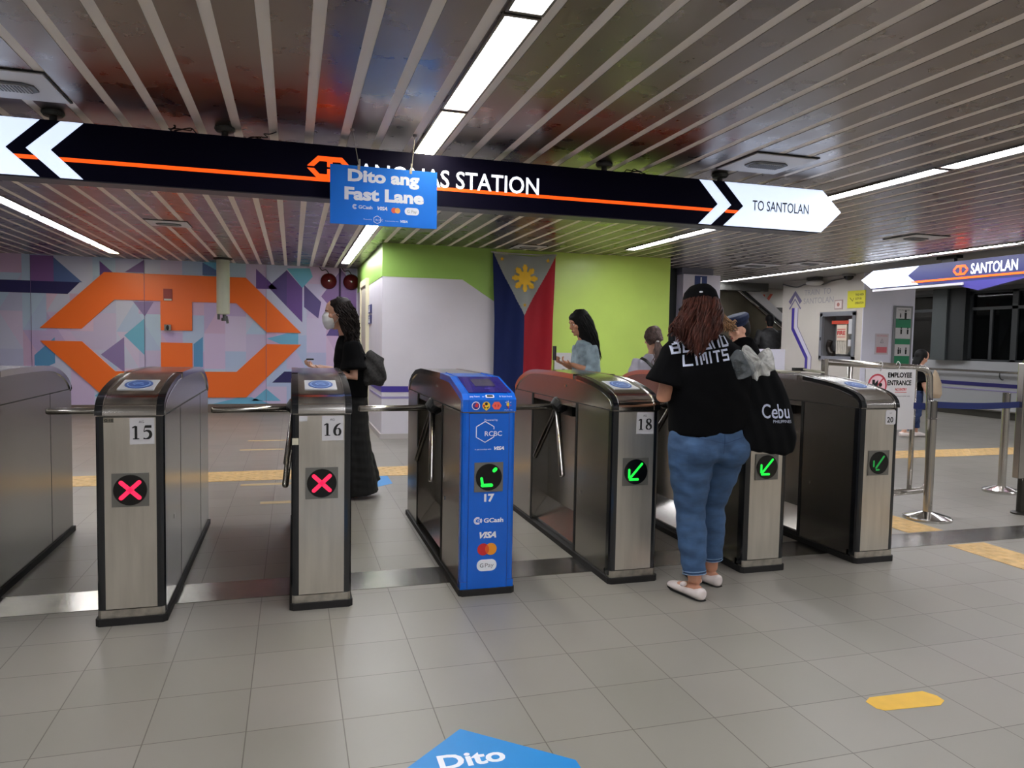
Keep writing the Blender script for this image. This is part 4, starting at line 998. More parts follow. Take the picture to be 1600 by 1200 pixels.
def stanchion(x, y, h, lab, r=.16):
    t = empty('belt_stanchion', lab, 'stanchion', (x, y, 0), 'belt stanchions')
    bm = B(); lathe(bm, [(r, 0), (r, .018), (r-.012, .026), (r*.55, .045), (.04, .06)], n=36); obj('base_plate', bm, chrome, t, smooth=False)
    bm = B(); lathe(bm, [(.034, .055), (.034, h-.15)], n=22); obj('post', bm, tube_steel, t, smooth=False)
    bm = B(); lathe(bm, [(.034, h-.15), (.037, h-.148), (.037, h-.14), (.034, h-.138), (.034, h-.004), (.03, h)], n=22); obj('belt_head', bm, mat('belt head steel', (150, 148, 146), .25, 1), t)
    return t
t = stanchion(4.845, 4.60, .945, 'steel belt stanchion standing in front of the swing barrier end', .178)
stanchion(6.49, 5.33, .95, 'steel belt stanchion at the right edge behind the rail post')
bm = B(); p0 = Vector((4.88, 4.62, 0)); p1 = Vector((6.46, 5.31, 0)); d = (p1-p0).normalized()*.002; nn = Vector((-d.y, d.x, 0))
def belt(name, p0, p1, z, h, lab):
    bm = B(); n = 14; nn = Vector((-(p1-p0).y, (p1-p0).x, 0)).normalized()*.0015; R = []
    for i in range(n+1):
        p = p0.lerp(p1, i/n); zz = z-.012*math.sin(math.pi*i/n)
        R.append([bm.verts.new((p.x+q.x, p.y+q.y, zz+a)) for q, a in ((nn, 0), (-nn, 0), (-nn, h), (nn, h))])
    for i in range(n):
        for k in range(4): bm.faces.new([R[i][k], R[i][(k+1) % 4], R[i+1][(k+1) % 4], R[i+1][k]])
    bm.faces.new(R[0]); bm.faces.new(R[-1])
    return tag(obj(name, bm, mat('navy belt webbing', (26, 40, 96), .7)), lab, 'belt', 'retractable belts')
belt('queue_belt', Vector((4.885, 4.61, 0)), Vector((5.74, 4.57, 0)), .885, .05, 'navy retractable belt from the stanchion by the barrier to the rail post')
belt('queue_belt', Vector((4.82, 4.65, 0)), Vector((4.45, 5.9, 0)), .87, .05, 'navy retractable belt running back from the stanchion behind the barrier')
t = empty('rail_post', 'dark steel rail post cut off by the right edge of the photo', 'post', (5.79, 4.57, 0))
bm = B(); lathe(bm, [(.075, 0), (.075, .012), (.045, .02)], n=20); obj('post_foot', bm, mat('dark steel', (66, 64, 60), .35, .8), t)
bm = B(); lathe(bm, [(.036, .012), (.036, 1.0)], n=20); obj('post_lower', bm, mat('dark steel', (66, 64, 60), .35, .8), t)
boxo('post_box', (-.085, -.02, -.03, .03, .30, 1.25), tube_steel, t, bevel=.006)
bm = B(); tube(bm, [(-.03, 0, .29), (1.5, 0, .27)], .024, 10); tube(bm, [(-.05, 0, 1.26), (1.5, 0, 1.25)], .024, 10); obj('rail', bm, chrome, t, smooth=True)
t = stanchion(5.9, 7.0, .95, 'thin belt stanchion farther back behind the first one', .14)
# ================================================================== FLOOR MARKINGS
def decal(name, pts, z, m, lab, cat, group=None):
    bm = B(); slab(bm, Plane((0, 0, 0), (1, 0, 0), (0, 1, 0)), pts, .0003, z); return tag(obj(name, bm, m), lab, cat, group)
def tactile(name, x0, x1, y0, y1, lab):
    bm = B(); box(bm, x0, x1, y0, y1, .0003, .003)
    if True:
        px = .06; nx = int((x1-x0)/px); ny = int((y1-y0)/px)
        for i in range(nx):
            for j in range(ny):
                if (i+j) % 2: continue
                cx, cy = x0+(i+.5)*px, y0+(j+.5)*px; r = .016
                a = [bm.verts.new((cx+dx*r, cy+dy*r, .0031)) for dx, dy in ((-1, -1), (1, -1), (1, 1), (-1, 1))]; c = [bm.verts.new((cx+dx*r*.5, cy+dy*r*.5, .0065)) for dx, dy in ((-1, -1), (1, -1), (1, 1), (-1, 1))]
                bm.faces.new(c)
                for k in range(4): bm.faces.new([a[k], a[(k+1) % 4], c[(k+1) % 4], c[k]])
    return tag(obj(name, bm, mat('tactile yellow', (204, 168, 112), .6, noise=.16, nscale=14)), lab, 'tactile paving')
tactile('tactile_paving', -5.0, 12.5, 7.25, 7.77, 'long yellow tactile strip across the floor behind the gates')
tactile('tactile_paving', 4.33, 4.65, 1.2, 3.93, 'yellow tactile strip on the near floor at the right edge')
tactile('tactile_paving', 4.33, 4.65, 4.27, 5.6, 'yellow tactile strip under the stanchion base beyond the steel threshold')
decal('floor_marking', [(2.10, 2.175), (2.12, 2.155), (2.36, 2.135), (2.405, 2.16), (2.41, 2.20), (2.385, 2.245), (2.14, 2.255), (2.10, 2.23)], .0012, floor_y, 'short worn yellow painted dash on the floor at the lower right', 'floor marking')
for i, (x, y, w_) in enumerate(((-.55, 10.0, .5), (-.60, 9.2, .5), (-.45, 7.0, .45), (-.25, 6.2, .3))):
    decal('floor_marking', rect(x, y, x+w_, y+.09), .0012, mat('faded yellow floor paint', (186, 162, 122), .6), 'faint yellow dash on the floor behind gates 15 and 16', 'yellow floor dashes', 'faint yellow floor dashes')
def sticker(x, y, s, rot, lab, txt):
    t = empty('floor_sticker', lab, 'floor sticker', (x, y, 0), None, rot)
    pz = Plane((0, 0, 0), (1, 0, 0), (0, 1, 0))
    bm = B(); slab(bm, pz, [(a*s, b*s) for a, b in ((-.5, -1), (.5, -1), (.5, .0), (0, .44), (-.5, .0))], .0003, .0014); obj('arrow_shape', bm, mat('sticker blue', (20, 134, 206), .45), t)
    bm = B(); text(bm, pz, 'Dito', -.175*s, .085*s, w=.34*s, h=.125*s, bold=.03, hgt=.0018); text(bm, pz, 'ang', -.16*s, -.14*s, w=.32*s, h=.125*s, bold=.03, hgt=.0018); text(bm, pz, 'Fast', -.2*s, -.40*s, w=.4*s, h=.13*s, bold=.03, hgt=.0018); text(bm, pz, 'Lane', -.2*s, -.62*s, w=.4*s, h=.13*s, bold=.03, hgt=.0018); obj('lettering', bm, white_ink, t)
    return t
sticker(.560, 2.146, .64, math.radians(0), 'blue arrow floor sticker lettered Dito cut by the bottom edge of the photo', '')
sticker(.60, 6.86, .60, math.radians(180), 'blue Fast Lane floor sticker behind the gates beside the masked woman', '')
# ================================================================== PEOPLE
def remesh(name, bm, vox, m, parent, smooth_it=4, sub=None, disp=None, post=None):
    me = bpy.data.meshes.new('tmp'); bmesh.ops.recalc_face_normals(bm, faces=bm.faces); bm.to_mesh(me); bm.free()
    o = bpy.data.objects.new('tmp', me); COL.objects.link(o)
    r = o.modifiers.new('r', 'REMESH'); r.mode = 'VOXEL'; r.voxel_size = vox; r.use_smooth_shade = True
    s = o.modifiers.new('s', 'SMOOTH'); s.factor = .5; s.iterations = smooth_it
    bpy.context.view_layer.update()
    me2 = bpy.data.meshes.new_from_object(o.evaluated_get(bpy.context.evaluated_depsgraph_get()))
    bpy.data.objects.remove(o); bpy.data.meshes.remove(me)
    if disp:
        for v in me2.vertices:
            v.co += v.normal*disp(v.co)
    if post:
        for v in me2.vertices: post(v)
    me2.name = name
    return link(name, me2, m, parent, True)
def V3(*a): return Vector(a)
def hand(bm, wrist, dirv, palmn, s=1.0, curl=.6, side=1):
    """a palm and five fingers; dirv: along the hand, palmn: out of the palm, side: which side the thumb is on"""
    d = Vector(dirv).normalized(); pn = Vector(palmn); pn = (pn-d*pn.dot(d)).normalized(); a = d.cross(pn)*side
    w_ = Vector(wrist)
    loft(bm, [(w_-d*.02*s, .026*s, .019*s), (w_+d*.015*s, .030*s, .017*s), (w_+d*.05*s, .040*s, .015*s), (w_+d*.085*s, .042*s, .013*s), (w_+d*.095*s, .036*s, .010*s)], side=a, n=16)
    for i, L in enumerate((.070, .078, .073, .058)):
        base = w_+d*.085*s+a*(.030-.020*i)*s; ang = 0; p = base; pts = [base-d*.02*s, base]; rr = [.0088*s, .0088*s]
        for j, seg in enumerate((.42, .33, .25)):
            ang += curl*(.5+.35*j)+.04*i
            p = p+(d*math.cos(ang)+pn*math.sin(ang)+a*(.06-.04*i))*L*seg*s; pts.append(p); rr.append((.0083-.0007*j)*s)
        tube(bm, pts, rr, 8)
    tb = w_+d*.025*s+a*.030*s; t1 = tb+(d*.6+a*.7+pn*.3).normalized()*.035*s; t2 = t1+(d*.85+a*.15+pn*.5).normalized()*.028*s
    tube(bm, [tb-a*.015*s, tb, t1, t2], [.012*s, .012*s, .0095*s, .008*s], 8)
HEADR = [(-.118, .018, .020, .052), (-.108, .034, .036, .046), (-.085, .048, .056, .030), (-.06, .057, .070, .017), (-.03, .065, .082, .007), (0, .071, .091, .0), (.035, .075, .097, -.004), (.07, .070, .090, -.008), (.095, .054, .070, -.010), (.112, .030, .040, -.012), (.118, .008, .010, -.012)]
def head(bm, c, M, s=1.0):
    c = Vector(c)
    rings = [(c+M @ Vector((0, y, z))*s, rx*s, ry*s) for z, rx, ry, y in HEADR]
    loft(bm, rings, side=M @ Vector((1, 0, 0)), n=24)
    T = lambda x, y, z: c+M @ Vector((x, y, z))*s
    loft(bm, [(T(0, .082, .018), .008*s, .008*s), (T(0, .094, -.005), .010*s, .010*s), (T(0, .104, -.030), .015*s, .012*s), (T(0, .088, -.040), .012*s, .008*s)], side=M @ Vector((1, 0, 0)), n=10)
    ell(bm, T(0, .084, -.062), .024*s, .012*s, .007*s, 12, M); ell(bm, T(0, .080, -.074), .020*s, .012*s, .007*s, 12, M)
    ell(bm, T(0, .070, -.100), .022*s, .018*s, .014*s, 12, M); ell(bm, T(0, .080, .028), .052*s, .016*s, .010*s, 14, M)
    for sg in (-1, 1):
        ell(bm, T(sg*.045, .058, -.022), .022*s, .022*s, .020*s, 12, M)
        ell(bm, T(sg*.073, -.008, -.012), .008*s, .020*s, .032*s, 12, M)
def face_bits(par, c, M, s=1.0, brow=hair_dk):
    c = Vector(c); T = lambda x, y, z: c+M @ Vector((x, y, z))*s
    for sg in (-1, 1):
        bm = B(); ell(bm, T(sg*.031, .076, .004), .014*s, .010*s, .008*s, 12, M); e = obj('eye', bm, mat('eye white', (210, 205, 200), .3), par, smooth=True)
        bm = B(); ell(bm, T(sg*.031, .0835, .004), .0065*s, .004*s, .0065*s, 10, M); obj('iris', bm, mat('iris dark', (20, 14, 12), .2), e, smooth=True)
        bm = B(); tube(bm, [T(sg*.014, .092, .022), T(sg*.032, .090, .029), T(sg*.050, .076, .024)], [.003*s, .004*s, .0025*s], 6); obj('eyebrow', bm, brow, par)
    bm = B(); ell(bm, T(0, .092, -.062), .022*s, .006*s, .0055*s, 12, M); ell(bm, T(0, .089, -.071), .018*s, .006*s, .0055*s, 12, M); obj('lips', bm, mat('lip tone', (150, 74, 70), .4), par, smooth=True)
def limb(bm, pts, rs, n=14): tube(bm, [Vector(p) for p in pts], rs, n)
def foot(bm, ankle, d, s=1.0, z0=.0):
    a = Vector(ankle); d = Vector((d[0], d[1], 0)).normalized(); sd = Vector((d.y, -d.x, 0))
    loft(bm, [(Vector((a.x, a.y, z0+.035))-d*.055*s, .022*s, .030*s), (Vector((a.x, a.y, z0+.040))-d*.02*s, .032*s, .038*s), (Vector((a.x, a.y, z0+.040))+d*.05*s, .036*s, .036*s), (Vector((a.x, a.y, z0+.030))+d*.12*s, .042*s, .024*s), (Vector((a.x, a.y, z0+.022))+d*.17*s, .036*s, .017*s), (Vector((a.x, a.y, z0+.020))+d*.195*s, .018*s, .012*s)], side=sd, n=16)
def strands(name, lines, r, m, parent, n=5):
    bm = B()
    for L in lines:
        k = len(L); tube(bm, L, [r*(.9 if i < k-2 else (.6 if i < k-1 else .15)) for i in range(k)], n)
    return obj(name, bm, m, parent, smooth=True, recalc=False)
def body_skin(par, J, m, vox=.0065, hands=True, s=1.0):
    """J: dict of joints"""
    bm = B(); M = J['M']; hc = J['head']
    head(bm, hc, M, J.get('hs', 1.0))
    limb(bm, [J['neck'], (Vector(J['neck'])+Vector(hc))/2+Vector((0, -.01, -.02)), Vector(hc)+Vector((0, -.015, -.04))], [.062*s, .050*s, .050*s])
    loft(bm, [((J['pel'][0], J['pel'][1], J['pel'][2]-.08), .13*s, .09*s), (J['pel'], .15*s, .10*s), (J['waist'], .115*s, .085*s), (J['chest'], .14*s, .10*s), ((J['neck'][0], J['neck'][1], J['neck'][2]-.07), .13*s, .07*s), (J['neck'], .06*s, .055*s)], side=J.get('side', (1, 0, 0)), n=20)
    for k in ('L', 'R'):
        sh, el, wr, hd, pn, cu, sd = J['arm'+k]
        limb(bm, [sh, (Vector(sh)+Vector(el))/2, el, (Vector(el)*.6+Vector(wr)*.4), wr], [.050*s, .044*s, .037*s, .036*s, .024*s])
        hand(bm, wr, hd, pn, .95, cu, sd)
        hp, kn, an, fd = J['leg'+k]
        limb(bm, [hp, (Vector(hp)+Vector(kn))/2, kn, (Vector(kn)*.65+Vector(an)*.35), an], [.085*s, .072*s, .052*s, .052*s, .032*s])
        foot(bm, an, fd, 1.0, an[2]-.075 if an[2] > .09 else 0)
    return remesh('body', bm, vox, m, par, 3)
def shirt(par, J, m, name='t_shirt', post=None, s=1.0, hem=None, sl=.55, wide=1.0, vox=.010, rhem=None, fold=.004, sr=.075, flare=1.25):
    bm = B(); hem = hem or Vector(J['pel']); side = J.get('side', (1, 0, 0))
    nk = Vector(J['neck']); ch = Vector(J['chest']); wa = Vector(J['waist'])
    rh = rhem or (.19*wide, .135*wide)
    loft(bm, [(hem, rh[0], rh[1]), (hem*.8+wa*.2, rh[0]*1.0, rh[1]), (wa, .178*wide*s, .125*wide*s), (ch*.5+wa*.5, .180*wide*s, .130*wide*s), (ch, .185*wide*s, .128*wide*s), (ch*.45+nk*.55, .172*wide*s, .105*s), (nk+Vector((0, 0, -.035)), .115*s, .080*s), (nk+Vector((0, 0, .008)), .070*s, .064*s)], side=side, n=28, power=2.3)
    for k in ('L', 'R'):
        sh, el, wr = [Vector(q) for q in J['arm'+k][:3]]; L = (el-sh)
        if sl <= 1: e = sh+L*sl; limb(bm, [sh-L*.12+Vector((0, 0, -.01)), sh+L*.1, sh+L*sl*.6, e], [.058*s, .070*s, sr*s, sr*flare*s])
        else:
            e = el+(wr-el)*(sl-1); limb(bm, [sh-L*.1, sh+L*.1, sh+L*.5, el, (el+e)/2, e], [.055*s, .066*s, .066*s, .062*s, .064*s, .052*s])
    def dsp(c): return fold*(math.sin(c.x*37+c.z*19+math.sin(c.z*23)*1.5)*math.sin(c.z*11+c.x*7+c.y*15))
    return remesh(name, bm, vox, m, par, 4, disp=dsp, post=post)
def trousers(par, J, m, name='jeans', hw=.20, hd=.15, waist=None, rk=(.105, .088, .070, .062, .056), cuffs=None, vox=.009, fold=.003, extra=None, zdrop=.07):
    bm = B(); pel = Vector(J['pel']); wa = waist or (pel+Vector((0, 0, .10)))
    side = J.get('side', (1, 0, 0))
    loft(bm, [(wa, hw*.85, hd*.85), (pel+Vector((0, 0, .03)), hw*.97, hd*.98), (pel+Vector((0, 0, -.04)), hw, hd), (pel+Vector((0, 0, -.10)), hw*.93, hd*.9), (pel+Vector((0, 0, -.13)), hw*.6, hd*.6)], side=side, n=26)
    for k in ('L', 'R'):
        hp, kn, an, fd = J['leg'+k]; hp, kn, an = Vector(hp), Vector(kn), Vector(an)
        cf = (cuffs or {}).get(k, .06); e = an+(kn-an).normalized()*cf
        limb(bm, [hp+Vector((0, 0, .02)), hp*.6+kn*.4, kn, kn*.6+e*.4, e], list(rk), 18)
    if extra: extra(bm)
    def dsp(c): return fold*(math.sin(c.z*70+math.sin(c.x*30)*2+c.x*24)*math.sin(c.z*13+c.x*33))*(1 if c.z < .72 else .6)
    return remesh(name, bm, vox, m, par, 3, disp=dsp)

R3 = lambda rx=0, ry=0, rz=0: (Matrix.Rotation(rz, 3, 'Z') @ Matrix.Rotation(rx, 3, 'X') @ Matrix.Rotation(ry, 3, 'Y'))
# ---------------------------------------------------------------- woman at gate 19 (back view)
P1 = empty('person', 'woman in black BEYOND LIMITS t-shirt, cap and blue jeans walking away through the gate', 'person', (2.135, 3.45, 0))
J = dict(M=R3(rx=-.18, rz=-.15), head=(-.035, .075, 1.545), hs=.98, neck=(-.01, .02, 1.40), chest=(-.01, .0, 1.20), waist=(.0, .0, 1.02), pel=(.005, .01, .86),
         armL=((-.19, .01, 1.335), (-.255, .04, 1.07), (-.0, .22, 1.12), (.7, .7, 0), (0, 0, -1), .4, 1),
         armR=((.19, .01, 1.345), (.30, .07, 1.12), (.20, .27, 1.22), (-.5, .5, .7), (0, 0, 1), 1.2, -1),
         legL=((-.105, .0, .80), (-.088, .015, .46), (-.075, -.035, .085), (-.2, .98)), legR=((.105, .02, .80), (.108, .13, .46), (.135, .145, .085), (-.25, .95)))
b1 = body_skin(P1, J, skin, s=1.08)
sh1 = shirt(P1, J, cloth_k, s=1.17, hem=Vector((-.0, .01, .90)), sl=.74, wide=1.06, rhem=(.215, .155), fold=.0045, sr=.085, flare=1.22, post=lambda v: setattr(v.co, 'z', v.co.z+(v.co.x*.13 if v.co.z < .92 else v.co.x*.13*max(0, (1.1-v.co.z)/.18))))
def rear(bm):
    for sx_, c in ((-1, (-.09, -.075, .80)), (1, (.10, -.065, .80))): ell(bm, c, .108, .085, .10)
trousers(P1, J, denim, hw=.228, hd=.155, rk=(.125, .112, .078, .080, .060), cuffs={'L': .045, 'R': .06}, extra=rear, fold=.0035)
bm = B()
for k, cf in (('L', .045), ('R', .06)):
    hp, kn, an, fd = J['leg'+k]; kn = Vector(kn); an = Vector(an); d = (kn-an).normalized()
    for q in (cf+.003, cf+.018): 
        c = an+d*q; s1, s2 = frame_of(d); tube(bm, [c+s1*.0625*math.cos(a)+s2*.0625*math.sin(a) for a in [k2*math.pi/9 for k2 in range(18)]], .0022, 5, closed=True)
obj('hem_stitching', bm, denim_lt, P1)
for k in ('L', 'R'):
    an = Vector(J['leg'+k][2]); d = Vector((*J['leg'+k][3], 0)).normalized(); sd = Vector((d.y, -d.x, 0))
    bm = B(); loft(bm, [(Vector((an.x, an.y, .034))-d*.068, .018, .024), (Vector((an.x, an.y, .034))-d*.055, .034, .034), (Vector((an.x, an.y, .034))-d*.01, .040, .033), (Vector((an.x, an.y, .032))+d*.06, .044, .030), (Vector((an.x, an.y, .028))+d*.13, .048, .025), (Vector((an.x, an.y, .022))+d*.185, .034, .018), (Vector((an.x, an.y, .018))+d*.205, .015, .010)], side=sd, n=20)
    sh = remesh('shoe', bm, .006, shoe_w, P1, 2)
    bm = B(); loft(bm, [(Vector((an.x, an.y, .004))-d*.066, .022, .004), (Vector((an.x, an.y, .004))-d*.04, .036, .004), (Vector((an.x, an.y, .004))+d*.06, .042, .004), (Vector((an.x, an.y, .004))+d*.14, .046, .004), (Vector((an.x, an.y, .004))+d*.20, .020, .004)], side=sd, n=16); obj('sole', bm, black, sh)
    bm = B(); q = Vector((an.x, an.y, .066))+d*.03
    for sg in (-1, 1):
        b0 = q+sd*.035*sg; ell(bm, b0+sd*.018*sg+Vector((0, 0, .008)), .022, .010, .014, 10)
    ell(bm, q+sd*.04, .009, .009, .009, 10); obj('bow', bm, shoe_w, sh, smooth=True)
# shirt print
bpy.context.view_layer.update()
def bvh_of(o):
    me = o.data; return BVHTree.FromPolygons([v.co.copy() for v in me.vertices], [tuple(p.vertices) for p in me.polygons])
tree = bvh_of(sh1)
def on_back(p):
    h = tree.ray_cast(Vector((p.x, -1, p.z)), Vector((0, 1, 0)))
    return Vector((p.x, (h[0].y if h[0] else -.1)-.0035, p.z))
BLK = {  # block letters as rectangles in a 5 x 7 grid
 'B': [(0, 0, 1.2, 7), (1.2, 0, 5, 1.2), (1.2, 5.8, 4.6, 7), (1.2, 2.9, 4.6, 4.1), (3.8, 1.2, 5, 2.9), (3.4, 4.1, 4.6, 5.8)],
 'E': [(0, 0, 1.2, 7), (1.2, 0, 5, 1.2), (1.2, 5.8, 5, 7), (1.2, 2.9, 4.4, 4.1)],
 'Y': [(0, 3.2, 1.2, 7), (3.8, 3.2, 5, 7), (1.2, 3.2, 3.8, 4.4), (1.9, 0, 3.1, 3.2)],
 'O': [(0, 0, 1.2, 7), (3.8, 0, 5, 7), (1.2, 0, 3.8, 1.2), (1.2, 5.8, 3.8, 7)],
 'N': [(0, 0, 1.2, 7), (3.8, 0, 5, 7), (1.2, 5.8, 3.8, 7)],
 'D': [(0, 0, 1.2, 7), (3.8, .9, 5, 6.1), (1.2, 0, 4.4, 1.2), (1.2, 5.8, 4.4, 7)],
 'L': [(0, 0, 1.2, 7), (1.2, 0, 5, 1.2)], 'I': [(1.9, 0, 3.1, 7)],
 'M': [(0, 0, 1.2, 7), (3.8, 0, 5, 7), (1.9, 2.2, 3.1, 7), (1.2, 5.8, 3.8, 7)],
 'T': [(0, 5.8, 5, 7), (1.9, 0, 3.1, 5.8)],
 'S': [(0, 0, 5, 1.2), (0, 2.9, 5, 4.1), (0, 5.8, 5, 7), (0, 4.1, 1.2, 5.8), (3.8, 1.2, 5, 2.9)]}
def blocktext(bm, s, x, y, cell, cellx, tilt, warp):
    cx = x
    for ch in s:
        if ch == 'I': cx -= 1.4*cellx
        for a, b, c, d in BLK[ch]:
            nx = max(1, int((c-a)*cellx/.008)); ny = max(1, int((d-b)*cell/.008))
            for i in range(nx):
                for j in range(ny):
                    q = []
                    for u, v in ((i, j), (i+1, j), (i+1, j+1), (i, j+1)):
                        px_ = cx+(a+(c-a)*u/nx)*cellx; pz_ = y+(b+(d-b)*v/ny)*cell+tilt*(px_-x)
                        q.append(bm.verts.new(warp(Vector((px_, 0, pz_)))))
                    bm.faces.new(q)
        cx += (6.1 if ch != 'I' else 4.7)*cellx
bm = B()
blocktext(bm, 'BEYOND', -.262, 1.298, .0090, .0086, .16, on_back); blocktext(bm, 'LIMITS', -.212, 1.236, .0085, .0079, .16, on_back)
obj('shirt_lettering', bm, sign_txt, P1, recalc=False)
# cap
hc = Vector(J['head']); M = J['M']; T = lambda x, y, z: hc+M @ Vector((x, y, z))
bm = B(); loft(bm, [(T(0, -.012, .005), .092, .112), (T(0, -.012, .045), .093, .112), (T(0, -.012, .085), .082, .098), (T(0, -.010, .115), .056, .068), (T(0, -.010, .128), .018, .02)], side=M @ Vector((1, 0, 0)), n=24)
loft(bm, [(T(0, .09, .03), .07, .010), (T(0, .14, .025), .07, .008), (T(0, .185, .012), .045, .007)], side=M @ Vector((1, 0, 0)), n=16)
ell(bm, T(0, -.01, .130), .01, .01, .006, 10)
cp = remesh('cap', bm, .006, cloth_k, P1, 2)
bm = B(); ell(bm, T(-.035, -.112, .062), .012, .004, .005, 10); obj('cap_badge', bm, white_ink, cp)
# hair
rh_ = random.Random(5)
lines = []; blond = []
for i in range(430):
    a = math.radians(rh_.uniform(175, 365)); r0 = .085+rh_.uniform(0, .012)
    st_ = T(r0*math.cos(a), (r0+.016)*math.sin(a)-.012, .02+rh_.uniform(-.01, .02))
    sx_ = math.cos(a); f = rh_.random()
    end = Vector((-.172+sx_*.070+rh_.gauss(0, .018), -.135-.02*rh_.random(), 1.295+.09*abs(sx_+.1)+rh_.uniform(-.02, .05)))
    if sx_ < -.5: end += Vector((-.03, .05, .03))
    mid1 = st_.lerp(end, .35)+Vector((sx_*.008, -.035, .0)); mid2 = st_.lerp(end, .7)+Vector((sx_*.008, -.03, 0)); ph = rh_.uniform(0, 6)
    pts = catm([tuple(st_), tuple(mid1), tuple(mid2), tuple(end)], 5)
    pts = [Vector(p)+Vector((math.sin(ph+k*.9), math.cos(ph+k*.7), 0))*.011*min(1, k/5) for k, p in enumerate(pts)]
    lines.append(pts)
for i in range(170):
    a = math.radians(rh_.uniform(-50, 12)); st_ = T(.088*math.cos(a), .1*math.sin(a), -.01+rh_.uniform(-.05, .03))
    end = Vector((rh_.uniform(-.03, .085), -.10+rh_.uniform(-.02, .04), 1.475-rh_.uniform(.0, .06)))
    m1 = st_.lerp(end, .4)+Vector((.0, -.03, -.03)); ph = rh_.uniform(0, 6)
    pts = catm([tuple(st_), tuple(m1), tuple(st_.lerp(end, .75)+Vector((0, -.02, -.012))), tuple(end)], 4)
    blond.append([Vector(p)+Vector((0, math.cos(ph+k*.7), math.sin(ph+k*.9)))*.005*min(1, k/4) for k, p in enumerate(pts)])
bm = B(); loft(bm, [(T(0, -.015, .04), .086, .100), (T(0, -.035, -.03), .094, .10), ((-.085, -.02, 1.46), .088, .085), ((-.125, -.05, 1.41), .080, .075), ((-.155, -.085, 1.365), .072, .055), ((-.17, -.10, 1.33), .05, .03)], side=(1, 0, 0), n=24)
hb = remesh('hair', bm, .009, hair_br, P1, 3)
strands('hair_strands', lines, .0052, hair_br, hb); o = strands('hair_strands', blond, .0032, hair_bl, hb); tag(o, 'light brown windblown strands')
# jeans seams
jt = bvh_of([o for o in P1.children if o.name.startswith('jeans')][0])
def on_jean(p):
    h = jt.ray_cast(Vector((p.x, -1, p.z)), Vector((0, 1, 0))); return Vector((p.x, (h[0].y if h[0] else -.1)-.002, p.z))
bm = B()
def seamline(pts, wd=.004):
    P = catm(pts, 8)
    for a, b in zip(P[:-1], P[1:]):
        dx, dz = b[0]-a[0], b[1]-a[1]; l = math.hypot(dx, dz); nx, nz = -dz/l*wd/2, dx/l*wd/2
        try: bm.faces.new([bm.verts.new(on_jean(Vector((x, 0, z)))) for x, z in ((a[0]+nx, a[1]+nz), (a[0]-nx, a[1]-nz), (b[0]-nx, b[1]-nz), (b[0]+nx, b[1]+nz))])
        except ValueError: pass
seamline([(.005, .93), (.006, .86), (.005, .79)]); seamline([(-.17, .875), (-.08, .862), (.005, .845), (.09, .862), (.18, .875)], .003)
obj('seam_stitching', bm, mat('dark denim seam', (40, 62, 96), .85), P1, recalc=False)
# tote bag
TB = empty('tote_bag', 'black canvas tote bag lettered Cebu hanging from the right shoulder of the woman in jeans', 'bag', (2.428, 3.40, .78))
bm = B()
rings = []
for z, cx, hw_, hd_ in ((0.0, -.005, .135, .05), (.015, -.003, .165, .065), (.08, .0, .178, .075), (.18, -.012, .165, .068), (.28, -.032, .148, .055), (.36, -.05, .135, .045), (.405, -.058, .122, .032), (.41, -.06, .115, .02)): rings.append(((cx, -.02, z), hw_, hd_))
loft(bm, rings, side=(1, -.12, 0), n=30, power=3.2)
def bagf(c): return .004*math.sin(c.x*40+c.z*22)*math.sin(c.z*17)+.003*math.sin(c.x*90+c.z*30)
bg = remesh('bag_body', bm, .009, cloth_k2, TB, 3, disp=bagf)
tb = bvh_of(bg)
def on_bag(p):
    h = tb.ray_cast(Vector((p.x, -1, p.z)), Vector((0, 1, 0)))
    return Vector((p.x, (h[0].y if h[0] else -.08)-.003, p.z))
bpl = Plane((0, 0, 0), (1, 0, 0), (-.05, 0, 1))
bm = B(); text(bm, bpl, 'Cebu', -.050, .190, w=.160, h=.074, hgt=0, warp=on_bag, cut=.008, bold=.008)
for sx0, sz0, w0 in ((-.038, .171, .026),): pass
text(bm, bpl, 'PHILIPPINES', .012, .165, w=.105, h=.016, hgt=0, warp=on_bag, cut=.01); obj('bag_lettering', bm, sign_txt, bg, recalc=False)
for dy in (-.055, .01):
    bm = B(); pts = catm([(-.13, dy, .38), (-.175, dy*.8, .48), (-.215, dy*.5+.03, .575), (-.235, .09, .60), (-.19, .12+dy*.2, .50), (-.06, .07, .38)][:3]+[(-.19, .10, .60), (-.13, .10, .50), (-.05, .02, .39)], 6)
    loft(bm, [(p, .017, .003) for p in pts], side=(1, .3, .5), n=8); obj('strap', bm, cloth_k2, TB, smooth=True)
plastic = mat('clear crumpled plastic', (150, 158, 164), .18, alpha=.25, bump=.9, bscale=24, noise=.2, nscale=20)
plastic_w = mat('white crumpled plastic', (206, 206, 202), .25, alpha=.85, bump=.9, bscale=20, noise=.15, nscale=15)
from mathutils import noise as mnoise
